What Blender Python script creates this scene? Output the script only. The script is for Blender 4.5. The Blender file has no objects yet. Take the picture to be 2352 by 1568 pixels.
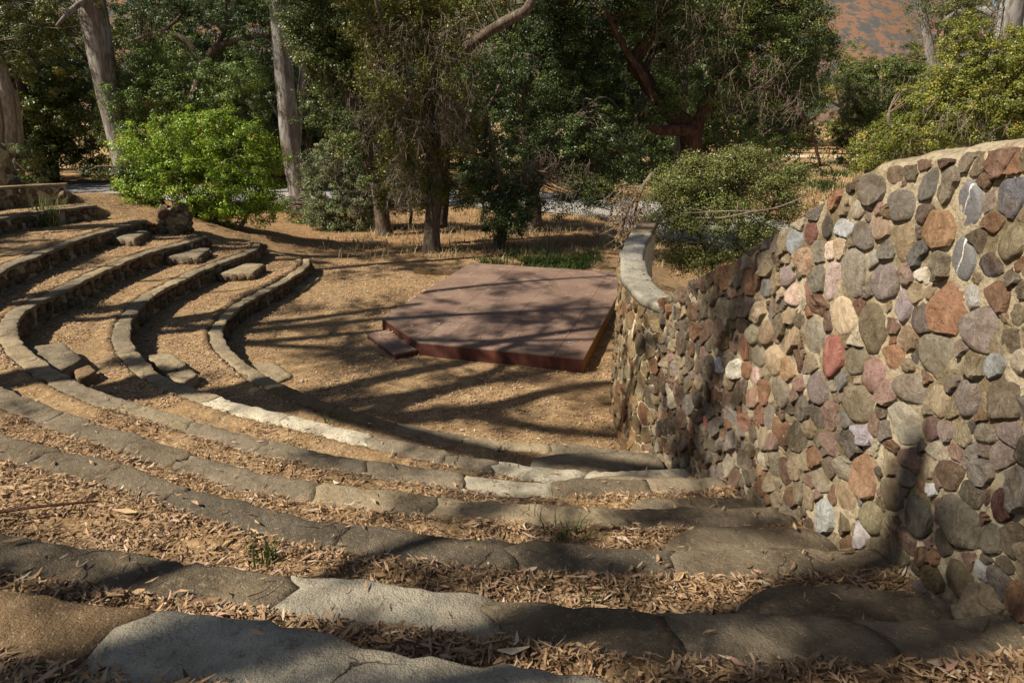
import bpy, math, random
import numpy as np
from mathutils import Vector
rad = math.radians
scene = bpy.context.scene
COL = scene.collection

# ------------------------------------------------------------------ camera, sky, sun, exposure
CAM_H, FOCAL, PITCH = 4.05, 23.0, 19.505
cam = bpy.data.cameras.new('camera')
cam.lens, cam.sensor_width, cam.clip_start, cam.clip_end = FOCAL, 36.0, 0.05, 5000
cam_o = bpy.data.objects.new('camera', cam)
COL.objects.link(cam_o)
cam_o.location = (0, 0, CAM_H)
cam_o.rotation_euler = (rad(90 - PITCH), 0, 0)
scene.camera = cam_o

SUN_EL, SUN_H = 46.0, (-0.92, -0.39)          # elevation, horizontal direction towards the sun
world = bpy.data.worlds.new('World')
scene.world = world
world.use_nodes = True
wn = world.node_tree
wn.nodes.clear()
sky = wn.nodes.new('ShaderNodeTexSky')
sky.sky_type = 'NISHITA'
sky.sun_disc = False
sky.sun_elevation = rad(SUN_EL)
sky.sun_rotation = math.atan2(SUN_H[0], SUN_H[1])
bg = wn.nodes.new('ShaderNodeBackground')
bg.inputs['Strength'].default_value = 0.05
wo = wn.nodes.new('ShaderNodeOutputWorld')
wn.links.new(sky.outputs[0], bg.inputs[0])
wn.links.new(bg.outputs[0], wo.inputs[0])

sun = bpy.data.lights.new('sun', 'SUN')
sun.energy, sun.angle, sun.color = 5.0, rad(0.53), (1.0, 0.945, 0.85)
sun_o = bpy.data.objects.new('sun', sun)
COL.objects.link(sun_o)
_h = math.hypot(*SUN_H)
SUN_DIR = Vector((SUN_H[0] / _h * math.cos(rad(SUN_EL)), SUN_H[1] / _h * math.cos(rad(SUN_EL)), math.sin(rad(SUN_EL))))
sun_o.rotation_euler = (-SUN_DIR).to_track_quat('-Z', 'Y').to_euler()
sun_o.location = (-30, -12, 40)

vs = scene.view_settings
vs.view_transform, vs.look, vs.exposure, vs.gamma = 'Standard', 'None', 0.74, 1.0
vs.use_curve_mapping = False
scene.cycles.max_bounces = 6
scene.cycles.diffuse_bounces = 2
scene.cycles.transmission_bounces = 2
scene.cycles.transparent_max_bounces = 4

rng = np.random.default_rng(7)
random.seed(7)

# ------------------------------------------------------------------ helpers
def at_depth(px, py, depth):
    """world point that the camera sees at photo position px,py (photo 2352 x 1568), at a distance along +Y"""
    f = FOCAL / 36 * 2352
    X, Y = (px - 1176) / f, -(py - 784) / f
    p = rad(PITCH)
    d = np.array([X, math.cos(p) + Y * math.sin(p), -math.sin(p) + Y * math.cos(p)])
    return d * (depth / d[1]) + np.array([0, 0, CAM_H])

def px_size(px, depth):
    return px / (FOCAL / 36 * 2352) * depth

def _hash(ix, iy, iz, seed):
    h = (ix.astype(np.uint32) * np.uint32(374761393) + iy.astype(np.uint32) * np.uint32(668265263)
         + iz.astype(np.uint32) * np.uint32(2147483647) + np.uint32(seed * 974711 + 13))
    h = (h ^ (h >> np.uint32(13))) * np.uint32(1274126177)
    h = h ^ (h >> np.uint32(16))
    return (h & np.uint32(0xFFFFFF)).astype(np.float64) / 0xFFFFFF

def vnoise(P, seed=0):
    P = np.asarray(P, float)
    i = np.floor(P).astype(np.int64)
    f = P - i
    f = f * f * (3 - 2 * f)
    out = 0
    for dx in (0, 1):
        wx = f[:, 0] if dx else 1 - f[:, 0]
        for dy in (0, 1):
            wy = f[:, 1] if dy else 1 - f[:, 1]
            for dz in (0, 1):
                wz = f[:, 2] if dz else 1 - f[:, 2]
                out = out + wx * wy * wz * _hash(i[:, 0] + dx, i[:, 1] + dy, i[:, 2] + dz, seed)
    return out * 2 - 1

def fbm(P, seed=0, octv=3):
    P = np.asarray(P, float)
    s, a, t = 0, 1.0, 0
    for o in range(octv):
        s = s + a * vnoise(P * 2 ** o, seed + o)
        t += a
        a *= 0.5
    return s / t

def smooth01(x):
    x = np.clip(x, 0, 1)
    return x * x * (3 - 2 * x)

def mesh_np(name, V, F, mat=None, smooth=False, tone=None):
    """mesh from numpy verts and a list of face arrays (each n x k)"""
    me = bpy.data.meshes.new(name)
    V = np.ascontiguousarray(V, np.float32)
    if not isinstance(F, list):
        F = [F]
    F = [np.asarray(f, np.int32) for f in F if len(f)]
    me.vertices.add(len(V))
    me.vertices.foreach_set('co', V.ravel())
    idx = np.concatenate([f.ravel() for f in F])
    tot = np.concatenate([np.full(len(f), f.shape[1], np.int32) for f in F])
    start = np.concatenate([[0], np.cumsum(tot)[:-1]]).astype(np.int32)
    me.loops.add(len(idx))
    me.loops.foreach_set('vertex_index', idx)
    me.polygons.add(len(tot))
    me.polygons.foreach_set('loop_start', start)
    me.polygons.foreach_set('loop_total', tot)
    me.polygons.foreach_set('use_smooth', np.full(len(tot), bool(smooth)))
    if tone is not None:
        a = me.attributes.new('tone', 'FLOAT', 'FACE')
        a.data.foreach_set('value', np.ascontiguousarray(tone, np.float32))
    me.update(calc_edges=True)
    if mat:
        me.materials.append(mat)
    return me

def link(name, data, parent=None, loc=None, kind=None, color=None):
    o = bpy.data.objects.new(name, data)
    COL.objects.link(o)
    if parent:
        o.parent = parent
    if loc is not None:
        o.location = loc
    if kind:
        o['kind'] = kind
    if color is not None:
        o.color = (*color[:3], 1)
    return o

def tag(o, label, cat, group=None):
    o['label'], o['category'] = label, cat
    if group:
        o['group'] = group
    return o

def thing(name, label, cat, loc=(0, 0, 0), group=None):
    o = bpy.data.objects.new(name, None)
    COL.objects.link(o)
    o.empty_display_size = 0.2
    o.location = loc
    return tag(o, label, cat, group)

def srgb(r, g, b, k=1.0):
    def c(v):
        v /= 255
        return (v / 12.92 if v < .04045 else ((v + .055) / 1.055) ** 2.4) * k
    return (c(r), c(g), c(b))

class MB:
    """collects verts and faces for one mesh"""
    def __init__(s):
        s.V, s.F, s.T, s.n = [], {}, [], 0
    def add(s, V, F):
        V = np.asarray(V, float)
        for f in (F if isinstance(F, list) else [F]):
            f = np.asarray(f, np.int64)
            s.F.setdefault(f.shape[1], []).append(f + s.n)
        s.V.append(V)
        s.n += len(V)
    def mesh(s, name, mat, smooth=False, off=(0, 0, 0)):
        return mesh_np(name, np.concatenate(s.V) - np.asarray(off), [np.concatenate(v) for v in s.F.values()], mat, smooth)

def tube(pts, radii, sides=8, rough=0.0, seed=0, cap=True):
    pts = np.asarray(pts, float)
    n = len(pts)
    radii = np.broadcast_to(np.asarray(radii, float), (n,))
    t = np.gradient(pts, axis=0)
    t /= np.linalg.norm(t, axis=1)[:, None] + 1e-9
    ref = np.array([0.31, 0.17, 0.93]) if abs(t[0][2]) < .9 else np.array([1.0, 0.1, 0.05])
    a = np.cross(t, ref)
    a /= np.linalg.norm(a, axis=1)[:, None] + 1e-9
    b = np.cross(t, a)
    th = np.linspace(0, 2 * np.pi, sides, endpoint=False)
    ring = a[:, None] * np.cos(th)[None, :, None] + b[:, None] * np.sin(th)[None, :, None]
    r = radii[:, None] * np.ones((1, sides))
    if rough:
        q = (pts[:, None] + ring * 0.3).reshape(-1, 3)
        r = r * (1 + rough * fbm(q * np.array([3, 3, 1.2]), seed, 3).reshape(n, sides))
    V = (pts[:, None] + ring * r[..., None]).reshape(-1, 3)
    i = np.arange(n - 1)[:, None] * sides
    j = np.arange(sides)[None]
    j2 = (j + 1) % sides
    F = np.stack([i + j, i + j2, i + sides + j2, i + sides + j], -1).reshape(-1, 4)
    Fs = [F]
    if cap:
        V = np.vstack([V, pts[:1], pts[-1:]])
        k = np.arange(sides)
        k2 = (k + 1) % sides
        Fs.append(np.stack([np.full(sides, n * sides), k2, k], -1))
        Fs.append(np.stack([np.full(sides, n * sides + 1), (n - 1) * sides + k, (n - 1) * sides + k2], -1))
    return V, Fs

def spline(ctrl, n):
    """Catmull-Rom through control points (any dimension)"""
    c = np.asarray(ctrl, float)
    c = np.vstack([2 * c[0] - c[1], c, 2 * c[-1] - c[-2]])
    m = len(c) - 3
    u = np.linspace(0, m - 1e-6, n)
    k = u.astype(int)
    t = (u - k)[:, None]
    p0, p1, p2, p3 = c[k], c[k + 1], c[k + 2], c[k + 3]
    return .5 * (2 * p1 + (p2 - p0) * t + (2 * p0 - 5 * p1 + 4 * p2 - p3) * t ** 2 + (3 * p1 - p0 - 3 * p2 + p3) * t ** 3)

# ------------------------------------------------------------------ materials
class NT:
    def __init__(s, name):
        s.m = bpy.data.materials.new(name)
        s.m.use_nodes = True
        s.t = s.m.node_tree
        s.t.nodes.clear()
    def n(s, typ, **kw):
        nd = s.t.nodes.new('ShaderNode' + typ)
        ins = kw.pop('ins', {})
        for k, v in kw.items():
            setattr(nd, k, v)
        for k, v in ins.items():
            if hasattr(v, 'is_output') or isinstance(v, bpy.types.NodeSocket):
                s.t.links.new(v, nd.inputs[k])
            else:
                nd.inputs[k].default_value = v
        return nd
    def noise(s, vec, scale, detail=4, rough=.55, dist=0):
        return s.n('TexNoise', ins={'Vector': vec, 'Scale': scale, 'Detail': detail, 'Roughness': rough, 'Distortion': dist}).outputs['Fac']
    def pos(s):
        return s.n('NewGeometry').outputs['Position']
    def scaled(s, vec, sc, rot=(0, 0, 0)):
        return s.n('Mapping', ins={'Vector': vec, 'Scale': sc, 'Rotation': rot}).outputs[0]
    def ramp(s, fac, stops, interp='LINEAR'):
        r = s.n('ValToRGB', ins={'Fac': fac})
        cr = r.color_ramp
        cr.interpolation = interp
        while len(cr.elements) < len(stops):
            cr.elements.new(.5)
        for e, (p, c) in zip(cr.elements, stops):
            e.position = p
            e.color = (*c, 1) if len(c) == 3 else c
        return r.outputs['Color']
    def mix(s, fac, a, b, mode='MIX'):
        m = s.n('Mix', data_type='RGBA', blend_type=mode)
        for k, v in ((0, fac), (6, a), (7, b)):
            if isinstance(v, bpy.types.NodeSocket):
                s.t.links.new(v, m.inputs[k])
            elif k == 0:
                m.inputs[0].default_value = v
            else:
                m.inputs[k].default_value = (*v, 1) if len(v) == 3 else v
        return m.outputs[2]
    def math(s, op, a, b=0.0, clamp=False):
        return s.n('Math', operation=op, use_clamp=clamp, ins={0: a, 1: b}).outputs[0]
    def maprange(s, v, a, b, c=0, d=1):
        return s.n('MapRange', ins={'Value': v, 'From Min': a, 'From Max': b, 'To Min': c, 'To Max': d}).outputs[0]
    def bump(s, h, strength=.4, dist=.01, normal=None):
        ins = {'Height': h, 'Strength': strength, 'Distance': dist}
        if normal is not None:
            ins['Normal'] = normal
        return s.n('Bump', ins=ins).outputs[0]
    def finish(s, col, rough=.85, normal=None, spec=.3, extra=None):
        p = s.n('BsdfPrincipled')
        for k, v in (('Base Color', col), ('Roughness', rough), ('Specular IOR Level', spec)):
            if isinstance(v, bpy.types.NodeSocket):
                s.t.links.new(v, p.inputs[k])
            else:
                p.inputs[k].default_value = (*v, 1) if k == 'Base Color' and len(v) == 3 else v
        if normal is not None:
            s.t.links.new(normal, p.inputs['Normal'])
        o = s.n('OutputMaterial')
        s.t.links.new(p.outputs[0], o.inputs[0])
        return s.m

def attr(nt, name):
    return nt.n('Attribute', attribute_type='GEOMETRY', attribute_name=name).outputs['Fac']

def mat_ground():
    t = NT('dry_dirt')
    P = t.pos()
    big = t.noise(P, .55, 4, .6)
    mid = t.noise(P, 5, 5, .65)
    fine = t.noise(P, 60, 5, .7)
    base = t.ramp(big, [(.3, srgb(134, 108, 76)), (.5, srgb(152, 124, 88)), (.72, srgb(120, 94, 64))])
    base = t.mix(t.maprange(mid, .38, .68), base, srgb(98, 72, 45))
    base = t.mix(t.maprange(fine, .45, .75, 0, .6), base, srgb(176, 148, 110))
    base = t.mix(t.maprange(t.noise(P, .9, 5, .7), .5, .64, 0, .6), base, srgb(134, 112, 84))
    base = t.mix(t.maprange(t.noise(P, 2.7, 6, .75), .54, .66, 0, .65), base, srgb(104, 80, 54))
    base = t.mix(t.maprange(t.noise(P, 14, 6, .8), .54, .66, 0, .55), base, srgb(196, 164, 120))
    # bits of leaf chips, pale flecks
    chips = t.n('TexVoronoi', feature='F1', ins={'Vector': t.scaled(P, (1, 1.5, 1)), 'Scale': 34, 'Randomness': 1})
    fleck = t.math('MULTIPLY', t.maprange(chips.outputs['Distance'], .34, .24), t.maprange(t.n('SeparateColor', ins={0: chips.outputs['Color']}).outputs[0], .62, .7))
    base = t.mix(t.math('MULTIPLY', fleck, .9), base, srgb(206, 178, 138))
    dark = t.math('MULTIPLY', t.maprange(chips.outputs['Distance'], .4, .25), t.maprange(t.n('SeparateColor', ins={0: chips.outputs['Color']}).outputs[1], .75, .85))
    base = t.mix(t.math('MULTIPLY', dark, .6), base, srgb(70, 48, 30))
    # far field: orange litter under the trees, then dry grass
    sx = t.n('SeparateXYZ', ins={0: P})
    far = t.maprange(sx.outputs[1], 17.5, 20)
    lit = t.ramp(t.noise(P, 1.3, 5, .7), [(.3, srgb(104, 78, 52)), (.52, srgb(146, 110, 74)), (.7, srgb(90, 72, 46))])
    base = t.mix(t.math('MULTIPLY', far, .7), base, lit)
    field = t.maprange(sx.outputs[1], 44, 52)
    dry = t.ramp(t.noise(P, .22, 6, .65), [(.3, srgb(178, 148, 104)), (.5, srgb(186, 146, 104)), (.62, srgb(122, 122, 78)), (.75, srgb(190, 160, 120))])
    base = t.mix(field, base, dry)
    h = t.math('ADD', t.math('MULTIPLY', fine, .5), t.math('MULTIPLY', mid, .9))
    return t.finish(base, .95, t.bump(h, .75, .03), .1)

def mat_concrete():
    t = NT('weathered_concrete')
    P = t.pos()
    oi = t.n('ObjectInfo')
    base = oi.outputs['Color']
    a = t.noise(P, 3.2, 5, .65)
    b = t.noise(P, 16, 6, .7)
    c = t.noise(P, 110, 3, .6)
    col = t.mix(t.maprange(a, .42, .66, 0, .62), base, t.mix(.8, base, srgb(78, 64, 46), 'MULTIPLY'))
    col = t.mix(t.maprange(t.noise(P, 2.1, 3, .5), .52, .72, 0, .35), col, srgb(158, 136, 104))
    col = t.mix(t.maprange(b, .55, .72, 0, .55), col, srgb(52, 44, 34))
    lich = t.noise(P, 9, 7, .78, .4)
    col = t.mix(t.maprange(lich, .56, .64, 0, .42), col, srgb(56, 50, 42))
    col = t.mix(t.maprange(t.noise(P, 28, 6, .75), .56, .66, 0, .4), col, srgb(176, 164, 138))
    wv = t.n('VectorMath', operation='ADD', ins={0: P, 1: t.n('VectorMath', operation='SCALE', ins={0: t.n('TexNoise', ins={'Vector': P, 'Scale': 5.0, 'Detail': 5.0}).outputs['Color'], 'Scale': .22}).outputs[0]}).outputs[0]
    cr = t.n('TexVoronoi', feature='DISTANCE_TO_EDGE', ins={'Vector': t.scaled(wv, (1, 1, .3)), 'Scale': 1.9, 'Randomness': 1}).outputs['Distance']
    crack = t.math('MULTIPLY', t.maprange(cr, .007, .003), t.maprange(t.noise(P, 1.1, 2, .5), .6, .64))
    col = t.mix(t.math('MULTIPLY', crack, .8), col, srgb(36, 30, 24))
    sp = t.n('TexVoronoi', feature='F1', ins={'Vector': P, 'Scale': 75, 'Randomness': 1})
    g = t.math('MULTIPLY', t.maprange(sp.outputs['Distance'], .3, .2), t.maprange(t.n('SeparateColor', ins={0: sp.outputs['Color']}).outputs[0], .75, .8))
    col = t.mix(t.math('MULTIPLY', g, .4), col, srgb(205, 190, 160))
    col = t.mix(t.maprange(c, .35, .7, 0, .3), col, srgb(110, 96, 74))
    h = t.math('ADD', t.math('MULTIPLY', c, .5), t.math('MULTIPLY', b, 1.2))
    h = t.math('SUBTRACT', t.math('ADD', h, t.math('MULTIPLY', lich, .8)), t.math('MULTIPLY', crack, 1.2))
    return t.finish(col, .96, t.bump(h, 1.0, .02), .08)

def mat_stone(name, use_attr=False):
    t = NT(name)
    tc = t.n('TexCoord').outputs['Object']
    P = t.pos()
    if use_attr:
        base = t.n('Attribute', attribute_type='GEOMETRY', attribute_name='Col').outputs['Color']
    else:
        base = t.n('ObjectInfo').outputs['Color']
    a = t.noise(P, 11, 5, .65, .6)
    b = t.noise(t.scaled(P, (22, 22, 8), (.3, .2, 0)), 1.0, 5, .7, 1.2)
    c = t.noise(P, 140, 3, .65)
    base = t.mix(.22, base, srgb(118, 102, 80))
    col = t.mix(t.maprange(a, .42, .68, 0, .7), base, t.mix(.85, base, srgb(160, 136, 104), 'MULTIPLY'))
    col = t.mix(t.maprange(b, .52, .68, 0, .45), col, t.mix(.45, base, srgb(215, 190, 150), 'SCREEN'))
    pit = t.noise(P, 48, 6, .8, .3)
    col = t.mix(t.maprange(pit, .54, .64, 0, .5), col, t.mix(.9, base, srgb(140, 120, 96), 'MULTIPLY'))
    col = t.mix(t.maprange(t.noise(P, 23, 7, .8, .8), .56, .64, 0, .55), col, srgb(150, 132, 104))
    col = t.mix(t.maprange(t.noise(P, 4.5, 4, .6), .55, .72, 0, .4), col, srgb(120, 92, 55))
    col = t.mix(t.maprange(c, .58, .75, 0, .3), col, srgb(60, 50, 40))
    h = t.math('ADD', t.math('MULTIPLY', c, .3), t.math('ADD', t.math('MULTIPLY', a, .8), t.math('ADD', b, pit)))
    return t.finish(col, .95, t.bump(h, 1.0, .03), .08)

def mat_mortar():
    t = NT('crumbling_mortar')
    P = t.pos()
    a = t.noise(P, 6, 5, .6)
    b = t.noise(P, 34, 6, .75)
    z = t.n('SeparateXYZ', ins={0: P}).outputs[2]
    col = t.ramp(a, [(.3, srgb(180, 162, 130)), (.5, srgb(198, 180, 148)), (.7, srgb(148, 127, 96))])
    col = t.mix(t.maprange(b, .5, .72, 0, .8), col, srgb(92, 74, 50))
    moss = t.maprange(t.noise(P, 2.6, 5, .65), .44, .58)
    col = t.mix(t.math('MULTIPLY', moss, .7), col, srgb(86, 70, 36))
    return t.finish(col, .97, t.bump(t.math('ADD', b, t.math('MULTIPLY', t.noise(P, 120, 3, .6), .4)), 1.0, .03), .08)

def mat_bark(name, kind):
    t = NT(name)
    P = t.pos()
    if kind == 'eucalyptus':
        v = t.scaled(P, (2.4, 2.4, .42))
        a = t.noise(v, 1.5, 5, .55, 1.4)
        f = t.noise(t.scaled(P, (14, 14, 1.1)), 1, 5, .6, .5)
        col = t.ramp(a, [(.33, srgb(146, 141, 132)), (.47, srgb(126, 121, 112)), (.53, srgb(98, 84, 70)), (.62, srgb(118, 113, 106)), (.72, srgb(154, 149, 140))])
        col = t.mix(t.maprange(f, .5, .72, 0, .55), col, srgb(98, 82, 68))
        return t.finish(col, .8, t.bump(t.math('ADD', f, a), .5, .03), .25)
    v = t.scaled(P, (9, 9, 2.2))
    a = t.noise(v, 1.2, 6, .7, .8)
    c = {'oak': (srgb(44, 34, 27), srgb(98, 84, 70), srgb(142, 128, 110)),
         'grey': (srgb(84, 78, 70), srgb(140, 132, 120), srgb(176, 168, 152)),
         'twig': (srgb(72, 60, 50), srgb(122, 106, 90), srgb(160, 142, 122)),
         'red': (srgb(40, 28, 22), srgb(84, 60, 46), srgb(118, 90, 70))}[kind]
    col = t.ramp(a, [(.32, c[0]), (.52, c[1]), (.72, c[2])])
    return t.finish(col, .92, t.bump(a, .9, .05), .12)

def mat_leaf(name, stops, trans=.32, rough=.45, spec=.4):
    t = NT(name)
    tone = attr(t, 'tone')
    col = t.ramp(tone, stops)
    p = t.n('BsdfPrincipled', ins={'Base Color': col, 'Roughness': rough, 'Specular IOR Level': spec})
    tr = t.n('BsdfTranslucent', ins={'Color': t.mix(.5, col, (.5, .55, .1), 'MULTIPLY') if False else col})
    mx = t.n('MixShader', ins={0: trans, 1: p.outputs[0], 2: tr.outputs[0]})
    o = t.n('OutputMaterial', ins={0: mx.outputs[0]})
    return t.m

def mat_plain(name, col, rough=.7, spec=.3, noise=None):
    t = NT(name)
    if noise:
        sc, c2 = noise
        col = t.mix(t.maprange(t.noise(t.pos(), sc, 5, .65), .35, .7), col, c2)
    return t.finish(col, rough, None, spec)

M = {}
M['ground'] = mat_ground()
M['concrete'] = mat_concrete()
M['stone'] = mat_stone('field_stone')
M['stone_fill'] = mat_stone('field_stone_small', True)
M['mortar'] = mat_mortar()
M['euc'] = mat_bark('eucalyptus_bark', 'eucalyptus')
M['oak'] = mat_bark('oak_bark', 'oak')
M['grey'] = mat_bark('grey_bark', 'grey')
M['twig'] = mat_bark('dead_twig_bark', 'twig')
M['red'] = mat_bark('reddish_bark', 'red')
G = lambda r, g, b: (r, g, b)
M['leaf_oak'] = mat_leaf('oak_leaf', [(0, G(0.034, 0.050, 0.012)), (.45, G(0.078, 0.104, 0.022)), (.8, G(0.147, 0.166, 0.031)), (.93, G(0.241, 0.221, 0.042)), (1, G(0.431, 0.252, 0.084))], 0.17, .42, .30)
M['leaf_dark'] = mat_leaf('dark_oak_leaf', [(0, G(0.026, 0.043, 0.012)), (.5, G(0.056, 0.084, 0.020)), (.85, G(0.103, 0.128, 0.027)), (1, G(0.200, 0.174, 0.041))], 0.15, .42, .30)
M['leaf_yellow'] = mat_leaf('yellow_green_leaf', [(0, G(0.071, 0.079, 0.014)), (.5, G(0.137, 0.145, 0.022)), (.85, G(0.230, 0.204, 0.030)), (1, G(0.389, 0.236, 0.060))], 0.21, .42, .30)
M['leaf_right'] = mat_leaf('sunny_oak_leaf', [(0, G(0.085, 0.101, 0.019)), (.5, G(0.170, 0.185, 0.029)), (.82, G(0.284, 0.262, 0.041)), (.94, G(0.520, 0.362, 0.055)), (1, G(0.600, 0.343, 0.111))], 0.20, .42, .30)
M['leaf_bright'] = mat_leaf('bright_shrub_leaf', [(0, G(0.097, 0.153, 0.012)), (.5, G(0.205, 0.304, 0.022)), (.88, G(0.358, 0.433, 0.034)), (.97, G(0.495, 0.416, 0.065)), (1, G(0.689, 0.257, 0.078))], 0.25, .42, .30)
M['leaf_mid'] = mat_leaf('vine_leaf', [(0, G(0.056, 0.091, 0.016)), (.5, G(0.117, 0.175, 0.030)), (.88, G(0.200, 0.244, 0.052)), (1, G(0.367, 0.258, 0.082))], 0.22, .42, .30)
M['leaf_grey'] = mat_leaf('grey_green_leaf', [(0, G(0.070, 0.088, 0.034)), (.5, G(0.137, 0.163, 0.062)), (.88, G(0.233, 0.248, 0.097)), (1, G(0.389, 0.284, 0.130))], 0.20, .42, .30)
M['leaf_sage'] = mat_leaf('hillside_shrub_leaf', [(0, G(0.070, 0.082, 0.022)), (.5, G(0.147, 0.163, 0.039)), (.82, G(0.233, 0.227, 0.059)), (1, G(0.466, 0.327, 0.130))], 0.21, .42, .30)
M['leaf_dead'] = mat_leaf('dead_leaf', [(0, G(0.200, 0.110, 0.045)), (.5, G(0.360, 0.220, 0.090)), (1, G(0.500, 0.340, 0.170))], .2, .7, .2)
M['leaf_euc'] = mat_leaf('eucalyptus_leaf', [(0, G(0.063, 0.077, 0.026)), (.5, G(0.121, 0.133, 0.044)), (.85, G(0.190, 0.185, 0.062)), (1, G(0.329, 0.231, 0.070))], 0.20, .42, .30)
M['litter'] = mat_leaf('fallen_leaf', [(0, G(.06, .036, .02)), (.2, G(.17, .10, .05)), (.45, G(.33, .205, .105)), (.72, G(.47, .315, .17)), (.86, G(.37, .215, .15)), (1, G(.58, .46, .31))], .12, .7, .15)
M['grass'] = mat_leaf('green_grass', [(0, G(.03, .05, .012)), (.5, G(.065, .10, .022)), (.85, G(.13, .16, .04)), (1, G(.30, .24, .10))], .3, .6, .12)  # green darkened to carry the shade over the weeds behind the stage
M['straw'] = mat_leaf('dry_grass', [(0, G(0.260, 0.180, 0.080)), (.5, G(0.420, 0.310, 0.150)), (1, G(0.520, 0.420, 0.240))], .3, .6, .3)

# ------------------------------------------------------------------ the lie of the land
CX, CY, RISE = 1.2, 13.9, 0.35
TIER = {1: [(-12, 7.2), (-1, 7.2), (4, 7.08), (11, 7.08), (18, 7.02), (31, 6.96), (50, 6.94), (67, 6.97), (74, 6.86), (85, 6.61), (91, 6.46), (100, 6.46), (107, 6.62), (112, 6.9), (116, 7.35)],
        2: [(-12, 8.22), (-3, 8.22), (3, 8.27), (8, 8.2), (12, 8.12), (18, 8.01), (27, 7.96), (36, 8.08), (45, 8.25), (54, 8.32), (62, 8.35), (70, 8.33), (78, 8.27), (86, 8.13), (97, 8.03), (106, 8.05), (111, 8.35), (114, 8.7)],
        3: [(-12, 8.97), (2, 8.99), (7, 9.08), (12, 9.03), (22, 9.02), (32, 9.05), (42, 9.27), (49, 9.44), (58, 9.68), (63, 9.78), (67, 9.74), (75, 9.45), (82, 9.36), (93, 9.3), (101, 9.16), (106, 9.3)],
        4: [(-12, 9.98), (1, 9.94), (10, 9.95), (18, 9.97), (24, 9.92), (29, 9.94), (35, 10.0), (42, 10.14), (60, 10.45), (75, 10.47), (87, 10.52), (93, 10.61), (99, 10.74), (106, 10.88)],
        5: [(-12, 10.88), (2, 10.86), (13, 10.84), (21, 10.68), (28, 10.76), (45, 11.1), (70, 12.0), (94, 12.72), (99, 12.75), (102, 12.45), (105, 12.25)],
        6: [(-12, 11.8), (3, 11.75), (10, 11.71), (18, 11.77), (45, 12.3), (80, 13.9), (96, 14.3), (101, 14.0), (105, 13.1)],
        7: [(-12, 12.45), (5, 12.43), (9, 12.36), (14, 12.39), (30, 12.7), (60, 14.2), (90, 16.0), (101, 16.4)]}
PHI_END = {k: v[-1][0] for k, v in TIER.items()}

def R_tier(k, phi):
    a = np.array(TIER[k], float)
    # smooth interpolation through the surveyed points
    d = np.gradient(a[:, 1], a[:, 0])
    phi = np.asarray(phi, float)
    i = np.clip(np.searchsorted(a[:, 0], phi) - 1, 0, len(a) - 2)
    h = a[i + 1, 0] - a[i, 0]
    t = np.clip((phi - a[i, 0]) / h, 0, 1)
    return ((2 * t ** 3 - 3 * t ** 2 + 1) * a[i, 1] + (t ** 3 - 2 * t ** 2 + t) * h * d[i]
            + (-2 * t ** 3 + 3 * t ** 2) * a[i + 1, 1] + (t ** 3 - t ** 2) * h * d[i + 1])

def polar(phi, r):
    p = np.radians(phi)
    return CX - r * np.sin(p), CY - r * np.cos(p)

WY = np.array([-3, 0, 1.0, 2.1, 3.1, 3.8, 4.65, 5.5, 6.75])
WX = np.array([1.9, 2.02, 2.05, 2.07, 2.06, 1.98, 1.89, 1.79, 1.60])
WTOPY = np.array([-3, 0, 1.8, 2.76, 3.04, 3.33, 3.64, 3.92, 4.19, 4.57, 4.92, 5.17, 5.63, 5.95, 6.32, 6.84])
WTOPZ = np.array([4.2, 4.1, 4.0, 3.94, 3.9, 3.85, 3.78, 3.68, 3.48, 3.27, 3.11, 2.93, 2.75, 2.56, 2.38, 2.1])
WING = np.array([(1.62, 6.62), (1.47, 6.95), (1.42, 7.4), (1.41, 7.9), (1.45, 8.4), (1.56, 9.2), (1.77, 10.1), (2.05, 11.1), (2.38, 12.15)])

def right_limit(y):
    return np.where(y < 6.75, np.interp(y, WY, WX), np.interp(y, WING[:, 1], WING[:, 0]))

def ground_z(x, y, noise=True):
    x = np.asarray(x, float)
    y = np.asarray(y, float)
    phi = np.degrees(np.arctan2(-(x - CX), -(y - CY)))
    phi = np.where(phi < -100, phi + 360, phi)
    r = np.hypot(x - CX, y - CY)
    z = np.zeros_like(x)
    fall = (1 - smooth01((phi - 107) / 34)) * (1 - smooth01((r - 12.5) / 7))
    for k in range(1, 8):
        Rk = R_tier(k, np.clip(phi, -12, PHI_END[k]))
        hard = smooth01((r - Rk - .12) / .1)
        soft = smooth01((r - Rk + .5) / 1.9) * fall
        w = smooth01((phi - PHI_END[k] + .3) / 3.0)
        hard = hard * (1 - .75 * smooth01((r - 17) / 8) * smooth01((phi - 70) / 15))
        z = z + RISE * (hard * (1 - w) + soft * w) * (phi > -60)
    lit = np.clip((r - 7) * 5, 0, 1)
    z = z - .022 * lit
    for k in range(1, 8):
        Rk = R_tier(k, np.clip(phi, -12, PHI_END[k]))
        z = z + .034 * np.exp(-((r - Rk - .30) / .09) ** 2) * (phi > -60) * (phi < PHI_END[k])
    # behind the walls the land lies low
    drop = smooth01((x - right_limit(y) - .05) / .25)
    drop = np.where(y > 12.15, smooth01((x - 2.8) / 2.5) * (1 - smooth01((y - 26) / 6)), drop)
    z = np.where(y < 12.15, z * (1 - drop), z) - .55 * drop
    z = z - .45 * smooth01((y - 19) / 14) - .55 * smooth01((y - 44) / 20)
    if noise:
        P = np.stack([x, y, x * 0], -1).reshape(-1, 3)
        n = (fbm(P * .9, 3, 3) * .035 + fbm(P * 5.5, 5, 2) * .010).reshape(x.shape)
        z = z + n * np.clip(1.4 - .55 * (r < R_tier(7, 0)), .6, 1.4)
    return z

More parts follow.
